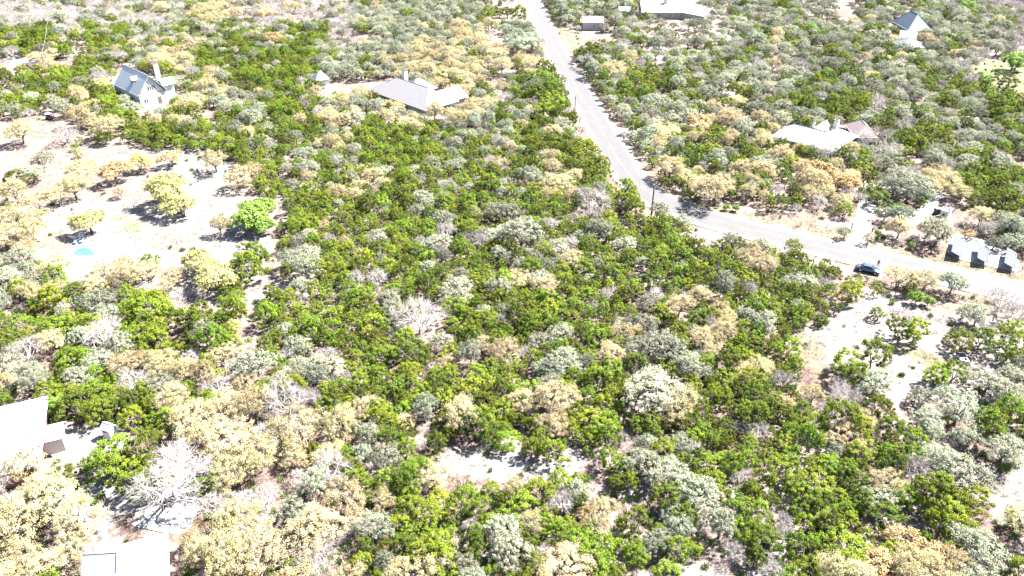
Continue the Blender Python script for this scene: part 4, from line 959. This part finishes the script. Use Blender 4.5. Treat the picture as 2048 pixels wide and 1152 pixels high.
HOLES = [[(505, 480), (552, 470), (550, 540), (528, 600), (532, 645), (508, 690), (500, 745), (468, 755), (460, 715), (480, 660), (478, 600), (500, 560)],
         [(838, 915), (905, 872), (1010, 888), (1110, 892), (1205, 885), (1210, 945), (1120, 952), (1085, 972), (1000, 962), (900, 965)], [(1885, 458), (1930, 458), (2050, 500), (2065, 560), (1985, 545), (1888, 522)],
         [(1258, 970), (1312, 960), (1292, 1002), (1262, 1005)], [(1335, 1140), (1400, 1125), (1480, 1138), (1545, 1120), (1545, 1200), (1335, 1200)],
         [(1560, 665), (1640, 655), (1680, 605), (1720, 590), (1790, 590), (1830, 610), (1960, 640), (2060, 680), (2060, 640), (2060, 740), (1930, 740), (1850, 730), (1800, 790), (1790, 840), (1770, 790), (1640, 740)],
         [(1210, 215), (1262, 275), (1300, 325), (1345, 368), (1380, 398), (1440, 408), (1540, 420), (1600, 408), (1700, 415), (1716, 400), (1716, 480), (1540, 470), (1380, 440), (1300, 390), (1220, 290), (1190, 215)],
         [(1095, 35), (1160, 58), (1255, 58), (1255, 84), (1170, 92), (1140, 100), (1100, 60)], [(1128, 195), (1160, 200), (1215, 290), (1270, 370), (1310, 412), (1290, 415), (1240, 375), (1185, 290), (1145, 240)],
         [(-300, 222), (60, 225), (125, 232), (150, 262), (120, 300), (60, 310), (-300, 330)], [(230, 270), (330, 290), (440, 300), (500, 340), (545, 400), (555, 460), (500, 470), (440, 520), (330, 500), (240, 520), (110, 530), (110, 400), (200, 400), (260, 360)],
         [(1930, 925), (2200, 880), (2200, 1070), (1975, 1022)], [(1780, 722), (1925, 735), (1940, 800), (1880, 815), (1800, 810)], [(1870, 560), (2200, 590), (2200, 730), (1900, 735), (1870, 640)], [(1935, 116), (2200, 105), (2200, 192), (1995, 184), (1928, 150)], [(1700, 512), (1778, 522), (1778, 560), (1700, 552)], [(1268, 530), (1315, 530), (1315, 555), (1270, 555)], [(1205, 485), (1248, 488), (1245, 510), (1210, 508)],
         [(1375, 610), (1410, 612), (1408, 640), (1378, 636)], [(945, 690), (985, 695), (975, 720), (948, 712)], [(565, 312), (592, 315), (594, 355), (570, 360), (560, 395), (548, 390), (560, 340)],
         [(1000, 640), (1030, 645), (1020, 660), (1000, 655)], [(1170, 760), (1210, 765), (1205, 782), (1175, 778)], [(1245, 800), (1345, 800), (1345, 820), (1250, 818)],
         [(215, 125), (240, 122), (318, 142), (342, 165), (342, 222), (285, 222), (250, 190), (215, 178)], [(628, 136), (664, 136), (672, 190), (640, 188), (628, 165)],
         [(735, 180), (775, 146), (815, 146), (842, 172), (885, 172), (902, 194), (900, 222), (850, 216), (790, 200)], [(1155, 28), (1214, 28), (1218, 70), (1155, 70)],
         [(1278, 0), (1400, 0), (1416, 20), (1405, 30), (1278, 28)], [(1785, 30), (1820, 26), (1856, 42), (1850, 58), (1815, 62), (1850, 90), (1800, 92), (1792, 60)],
         [(1550, 258), (1575, 240), (1612, 240), (1640, 262), (1690, 258), (1700, 276), (1650, 278), (1600, 268), (1565, 266)], [(1685, 240), (1715, 238), (1744, 270), (1738, 280), (1708, 278), (1685, 252)],
         [(-10, 800), (52, 776), (105, 790), (110, 840), (128, 870), (100, 880), (80, 930), (-10, 905)], [(185, 1120), (248, 1040), (345, 1055), (350, 1160), (140, 1160)], [(185, 840), (225, 840), (225, 880), (185, 880)],
         [(890, 208), (930, 206), (960, 212), (960, 224), (895, 226)], [(1436, 174), (1474, 174), (1474, 192), (1436, 192)],
         [(1700, 395), (1755, 395), (1790, 410), (1850, 400), (1880, 370), (1910, 385), (1910, 440), (1860, 450), (1750, 470), (1745, 505), (1670, 500), (1700, 460)],
         [(240, 980), (390, 985), (380, 1060), (250, 1045)], [(185, 1000), (260, 960), (300, 1000), (250, 1045), (190, 1090)], [(85, 850), (190, 840), (195, 920), (90, 920)],
         [(118, 480), (240, 480), (240, 525), (160, 560), (118, 530)], [(1820, 560), (2060, 600), (2060, 650), (1930, 620), (1820, 590)]]
MIX = {'J': (.90, .05, .01, .04), 'M': (.64, .25, .04, .07), 'O': (.18, .72, .03, .07), 'T': (.16, .20, .60, .04), 'B': (.08, .17, .05, .70)}
MIX2 = {'J': (.94, .03, .0, .03), 'M': (.80, .13, .02, .05), 'O': (.50, .42, .01, .07), 'T': (.30, .12, .53, .05), 'B': (.25, .15, .03, .57)}
RAD = dict(J=(1.0, 2.15), O=(1.6, 3.0), T=(1.7, 3.1), B=(1.2, 2.5)); FAC = dict(J=.66, O=.66, T=.66, B=.68)
RX, RY = ROAD[:, 0], ROAD[:, 1]
def blocked(X, Y, r, px, py):
    d2 = np.min((RX-X)**2+(RY-Y)**2)
    if d2 < (5.0+r*.72)**2: return True
    for b in BLD:
        bx = [q[0] for q in b]; by = [q[1] for q in b]
        if min(bx)-r*.7 < X < max(bx)+r*.7 and min(by)-r*.7 < Y < max(by)+r*.7 and (inside(X, Y, b) or any(inside(X+r*.7*math.cos(t_), Y+r*.7*math.sin(t_), b) for t_ in (0, 1.57, 3.14, 4.71))): return True
    jh, jv = random.gauss(0, 8), random.gauss(0, 5)
    for h in HOLES:
        if inside(px+jh, py+jv, h) or inside(px+jh, py+jv+r*4, h): return True
    return False
cand = []
for yy in np.arange(48, 520, 1.25):
    hw = .72*yy+30
    for xx in np.arange(-hw, hw, 1.25): cand.append((xx+rng.uniform(-.6, .6), yy+rng.uniform(-.6, .6)))
random.shuffle(cand)
cand.sort(key=lambda q: random.random()*1.0)
for X, Y in cand:
    px, py = Q(X, Y, 2.6)
    if not (-260 < px < 2310 and -14 < py < 1330): continue
    jx_, jy_ = random.gauss(0, 9), random.gauss(0, 7); ci = min(31, max(0, int((px+jx_)//64))); cj = min(23, max(0, int((py+jy_)//48)))
    ch = ROWS[cj][ci]
    if ch == '.': continue
    low = ch.islower()
    if ch == ',':
        if random.random() > .05: continue
        kk, r, fac = 'J', random.uniform(.6, 1.2), 1.2
    else:
        mid = 540 < px < 1760 and 250 < py; kk = random.choices('JOTB', (MIX2 if mid else MIX)[ch.upper()])[0]; a, b = RAD[kk]; r = a+(b-a)*random.random()**1.3; fac = FAC[kk]
        if mid and kk != 'J': r *= .88
        if kk == 'J' and float(vnoise(np.array([X+300.]), np.array([Y]), 6.5, 21)[0]) > (.86 if mid else .80): continue
        if (px < 520 and py > 600) or (px > 1640 and py > 640) or (py < 420 and px < 300) or (ch == 'T' and py > 820) or (px > 1150 and py < 420): r *= 1.2
        if px > 1150 and py < 260 and kk in 'OBT': fac = .90
        if low:
            if random.random() < .88: continue
            fac = .95
    if near(X, Y, r, fac) or blocked(X, Y, r, px, py): continue
    put(X, Y, r, fac); TREES.append([kk, X, Y, r, random.uniform(0, 6.28), random.uniform(.75, 1.25), None, None])
# ------------------------------------------------------------------ one object per tree; beyond the 300 that show largest of a kind, woodland
def region(px, py):
    if px < 560 and py < 235: return 'near the grey metal roofed house'
    if px < 1180 and py < 120: return 'far woods left of the road'
    if px < 1180 and py < 235: return 'around the big hip roofed house'
    if px < 560 and py < 480: return 'bordering the upper left clearing'
    if px < 560 and py < 600: return 'around the swimming pool clearing'
    if px < 470 and py < 740: return 'left of the white path'
    if px < 470 and py < 850: return 'above the white pump house'
    if px < 480: return 'around the lower left roofs'
    if py > 1000: return 'along the bottom edge, left' if px < 820 else ('bottom edge, left of middle' if px < 1100 else 'bottom edge, right of middle' if px < 1400 else 'bottom edge near the right corner' if px < 1720 else 'bottom right corner')
    if px > 1560 and py > 590: return ('above' if py < 700 else 'left of' if px < 1750 else 'right of' if px > 1900 else 'below')+' the lower right clearing'
    rd = np.interp(py, [q[1] for q in cl], [q[0] for q in cl])
    if px > rd:
        if py > 240: return 'below the long pale house' if px < 1750 else 'near the tan shed'
        if py > 120: return 'between road and white trailer' if px < 1420 else 'above the long pale house' if px < 1690 else 'far right, under the blue grey house'
        return 'around the tan garage' if px < 1290 else 'below the long white house' if px < 1480 else 'left of the blue grey house' if px < 1770 else 'right of the blue grey house'
    t_ = ['far left', 'left', 'middle', 'right', 'far right'][min(4, max(0, int((px-470)/250)))]
    v_ = ['below the hip roofed house', 'at pool level', 'at sedan level', 'at pump house level', 'around the white gap'][min(4, max(0, int((py-235)/155)))]
    return t_+' central woodland, '+v_
DESC = dict(J=('green juniper', ''), O=('grey oak', ''), T=('cream oak', ''), B=('leafless tree', ''))
KN = dict(J='green juniper', O='grey oak', T='cream oak', B='bare tree', Y='yellow tree', G='lime tree', R='orange oak', D='bleached tree')
GRID = {}
def neighbour(t):
    """the nearest tree of another kind and on which side of it this one stands in the photograph"""
    px, py = Q(t[1], t[2], 2.5); best = None; i, j = int(t[1]//12), int(t[2]//12)
    for a in (i-1, i, i+1):
        for b in (j-1, j, j+1):
            for u in GRID.get((a, b), ()):
                if u[0] != t[0]:
                    qx, qy = Q(u[1], u[2], 2.5); d = math.hypot(qx-px, qy-py)
                    if best is None or d < best[0]: best = (d, px-qx, py-qy, u[0])
    if not best: return ''
    _, dx, dy, k = best; w_ = ('right of' if dx > 0 else 'left of') if abs(dx) > abs(dy) else ('below' if dy > 0 else 'above')
    return ' %s %s' % (w_, KN[k])
def instance(t):
    kk, X, Y, r, rz, zs, label, _ = t; pr = PR[kk][1 if (kk == 'D' and r > 3.6) else random.randrange(len(PR[kk])) if kk != 'D' else 0]
    e = bpy.data.objects.new(NAME[kk], None); COL.objects.link(e); e.empty_display_size = .3; s_ = r/pr.R
    e.location = (X, Y, -.03); e.rotation_euler = (random.gauss(0, .07), random.gauss(0, .07), rz); e.scale = (s_*random.uniform(.78, 1.28), s_*random.uniform(.78, 1.28), s_**.8*zs)
    for nm, me_ in (('trunk', pr.trunk), ('crown', pr.crown)):
        c_ = bpy.data.objects.new(nm, me_); COL.objects.link(c_); c_.parent = e
    px, py = Q(X, Y, 2.5)
    if label: tag(e, label, 'tree', {'J': 'junipers', 'O': 'live oaks', 'T': 'tan oaks'}.get(kk, 'single trees')+' standing out from the woods')
    else:
        n_, c_ = DESC[kk]; sz = ('small' if r < RAD[kk][0]*1.25 else 'broad' if r > RAD[kk][1]*.82 else 'middling')
        rg_ = region(px, py); tag(e, '%s %s%s, %s' % (sz, n_, neighbour(t), rg_), 'tree', '%s %ss, %s' % (sz, n_, rg_))
for t in TREES: GRID.setdefault((int(t[1]//12), int(t[2]//12)), []).append(t)
rest = {k: [] for k in 'JOTB'}
for k in 'JOTYGRBD':
    L_ = [t for t in TREES if t[0] == k]
    key = lambda t: -(t[3]*scale_at(t[1], t[2]))-(1e6 if t[6] else 0)
    L_.sort(key=key); cnt = 0
    for t in L_:
        px, py = Q(t[1], t[2], 2.5); m_ = t[3]*scale_at(t[1], t[2])
        if cnt < 300 and -m_*.8 < px < 2048+m_*.8 and -m_ < py < 1152+m_: instance(t); cnt += 1
        else: rest[k].append(t)
    print('trees', k, len(L_), 'as things', cnt)
def scatter(name, label, protos, pts, kind='stuff'):
    """pts: (x, y, z, rz, sx, sz) -> one object that repeats the models at its own points"""
    colx = bpy.data.collections.new(name+'_models')
    for o_ in protos: colx.objects.link(o_)
    me_ = bpy.data.meshes.new(name); me_.from_pydata([p_[:3] for p_ in pts], [], [])
    def at_(n_, ty, vals, f_):
        a_ = me_.attributes.new(n_, ty, 'POINT'); a_.data.foreach_set(f_, np.array(vals, np.float32 if ty != 'INT' else np.int32).ravel())
    at_('rot', 'FLOAT_VECTOR', [(0, 0, p_[3]) for p_ in pts], 'vector'); at_('scl', 'FLOAT_VECTOR', [(p_[4], p_[4], p_[5]) for p_ in pts], 'vector'); at_('pick', 'INT', [random.randrange(len(protos)) for _ in pts], 'value')
    o_ = bpy.data.objects.new(name, me_); COL.objects.link(o_)
    ng = bpy.data.node_groups.new(name, 'GeometryNodeTree'); ng.interface.new_socket('Geometry', in_out='INPUT', socket_type='NodeSocketGeometry'); ng.interface.new_socket('Geometry', in_out='OUTPUT', socket_type='NodeSocketGeometry')
    N_ = ng.nodes; L2 = ng.links; gi = N_.new('NodeGroupInput'); go_ = N_.new('NodeGroupOutput'); ip = N_.new('GeometryNodeInstanceOnPoints'); ci = N_.new('GeometryNodeCollectionInfo')
    ci.inputs['Collection'].default_value = colx; ci.inputs['Separate Children'].default_value = True; ci.inputs['Reset Children'].default_value = True
    def na(n_, ty): q = N_.new('GeometryNodeInputNamedAttribute'); q.data_type = ty; q.inputs['Name'].default_value = n_; return q.outputs['Attribute']
    e2r = N_.new('FunctionNodeEulerToRotation'); L2.new(na('rot', 'FLOAT_VECTOR'), e2r.inputs[0])
    L2.new(gi.outputs[0], ip.inputs['Points']); L2.new(ci.outputs[0], ip.inputs['Instance']); ip.inputs['Pick Instance'].default_value = True
    L2.new(na('pick', 'INT'), ip.inputs['Instance Index']); L2.new(e2r.outputs[0], ip.inputs['Rotation']); L2.new(na('scl', 'FLOAT_VECTOR'), ip.inputs['Scale']); L2.new(ip.outputs[0], go_.inputs[0])
    md_ = o_.modifiers.new('scatter', 'NODES'); md_.node_group = ng
    tag(o_, label, kind=kind); return o_
for k, nm, lab in (('J', 'juniper_woodland', 'distant green juniper thickets of the upper half'), ('O', 'oak_woodland', 'distant grey green oak woods of the upper half'), ('T', 'tan_oak_woodland', 'distant cream tan oaks of the upper half'), ('B', 'bare_woodland', 'distant leafless grey trees of the upper half')):
    if rest[k]:
        R0 = PR[k][0].R; scatter(nm, lab, [q.both for q in PR[k]], [(t[1], t[2], -.03, t[4], t[3]/R0, (t[3]/R0)**.8*t[5]) for t in rest[k]])
# low dry scrub, grass tufts and fallen twigs
def tuft(seed, n, h, r, m, wd):
    rg = np.random.default_rng(seed); a = rg.uniform(0, 6.28, n); q = rg.random(n)*r; b = np.stack([np.cos(a)*q, np.sin(a)*q, np.zeros(n)], 1)
    d = rg.normal(size=(n, 3))*.5+np.array((0, 0, 1)); d /= np.linalg.norm(d, axis=1)[:, None]; s_ = np.cross(d, rg.normal(size=(n, 3))); s_ /= np.linalg.norm(s_, axis=1)[:, None]; hh = h*rg.uniform(.5, 1.2, n)[:, None]
    v = np.stack([b-s_*wd, b+s_*wd, b+d*hh+s_*wd*.3, b+d*hh-s_*wd*.3], 1).reshape(-1, 3)
    return bpy.data.objects.new('tuft_model', npmesh('tuft_model', v, np.arange(n*4).reshape(-1, 4), [m]))
gt = mat('dry_grass', (.20, .17, .12), .9, vary=.3, huevar=.02); tg = mat('fallen_twigs', (.30, .25, .22), .9, vary=.4); gs = mat('low_green_scrub', (.09, .13, .03), .8, vary=.4)
pts1, pts2, pts3 = [], [], []
BARE = [[(1680, 503), (1700, 470), (1714, 398), (1750, 400), (1740, 505)], [(1740, 400), (1800, 415), (1865, 380), (1895, 380), (1850, 455), (1780, 435)], [(1890, 515), (1890, 465), (1990, 480), (2050, 545)], [(118, 485), (240, 485), (240, 540), (160, 560)], [(276, 170), (335, 170), (330, 222), (285, 215)], [(230, 1050), (400, 980), (400, 1070), (250, 1060)], [(85, 850), (200, 840), (200, 920), (90, 920)]]
for _ in range(26000):
    Y = 55+random.random()**1.5*330; X = random.uniform(-1, 1)*(.72*Y+15); px, py = Q(X, Y, 0)
    if np.min((RX-X)**2+(RY-Y)**2) < 5.2**2 or any(inside(X, Y, b) for b in BLD) or any(inside(px, py, h) for h in BARE): continue
    u = random.random(); q = (X, Y, -.03, random.uniform(0, 6.28), random.uniform(.6, 1.6), random.uniform(.6, 1.5))
    ch = ROWS[min(23, max(0, int(py//48)))][min(31, max(0, int(px//64)))]
    if ch in '.,' : (pts1 if u < .85 else pts2 if u < .97 else pts3).append(q) if random.random() < .8 else None
    else: (pts1 if u < .3 else pts2 if u < .75 else pts3).append(q)
scatter('dry_grass_tufts', 'small dry grass tufts dotted over the pale ground', [tuft(i_, 26, .35, .35, gt, .018) for i_ in range(3)], pts1)
scatter('fallen_twigs', 'fallen twigs and dead brush on the woodland floor', [tuft(i_+9, 30, .75, .6, tg, .016) for i_ in range(3)], pts2)
scatter('low_scrub', 'low green scrub sprouting between the trees', [tuft(i_+19, 90, .6, .45, gs, .04) for i_ in range(3)], pts3)
print('objects', len(bpy.data.objects))
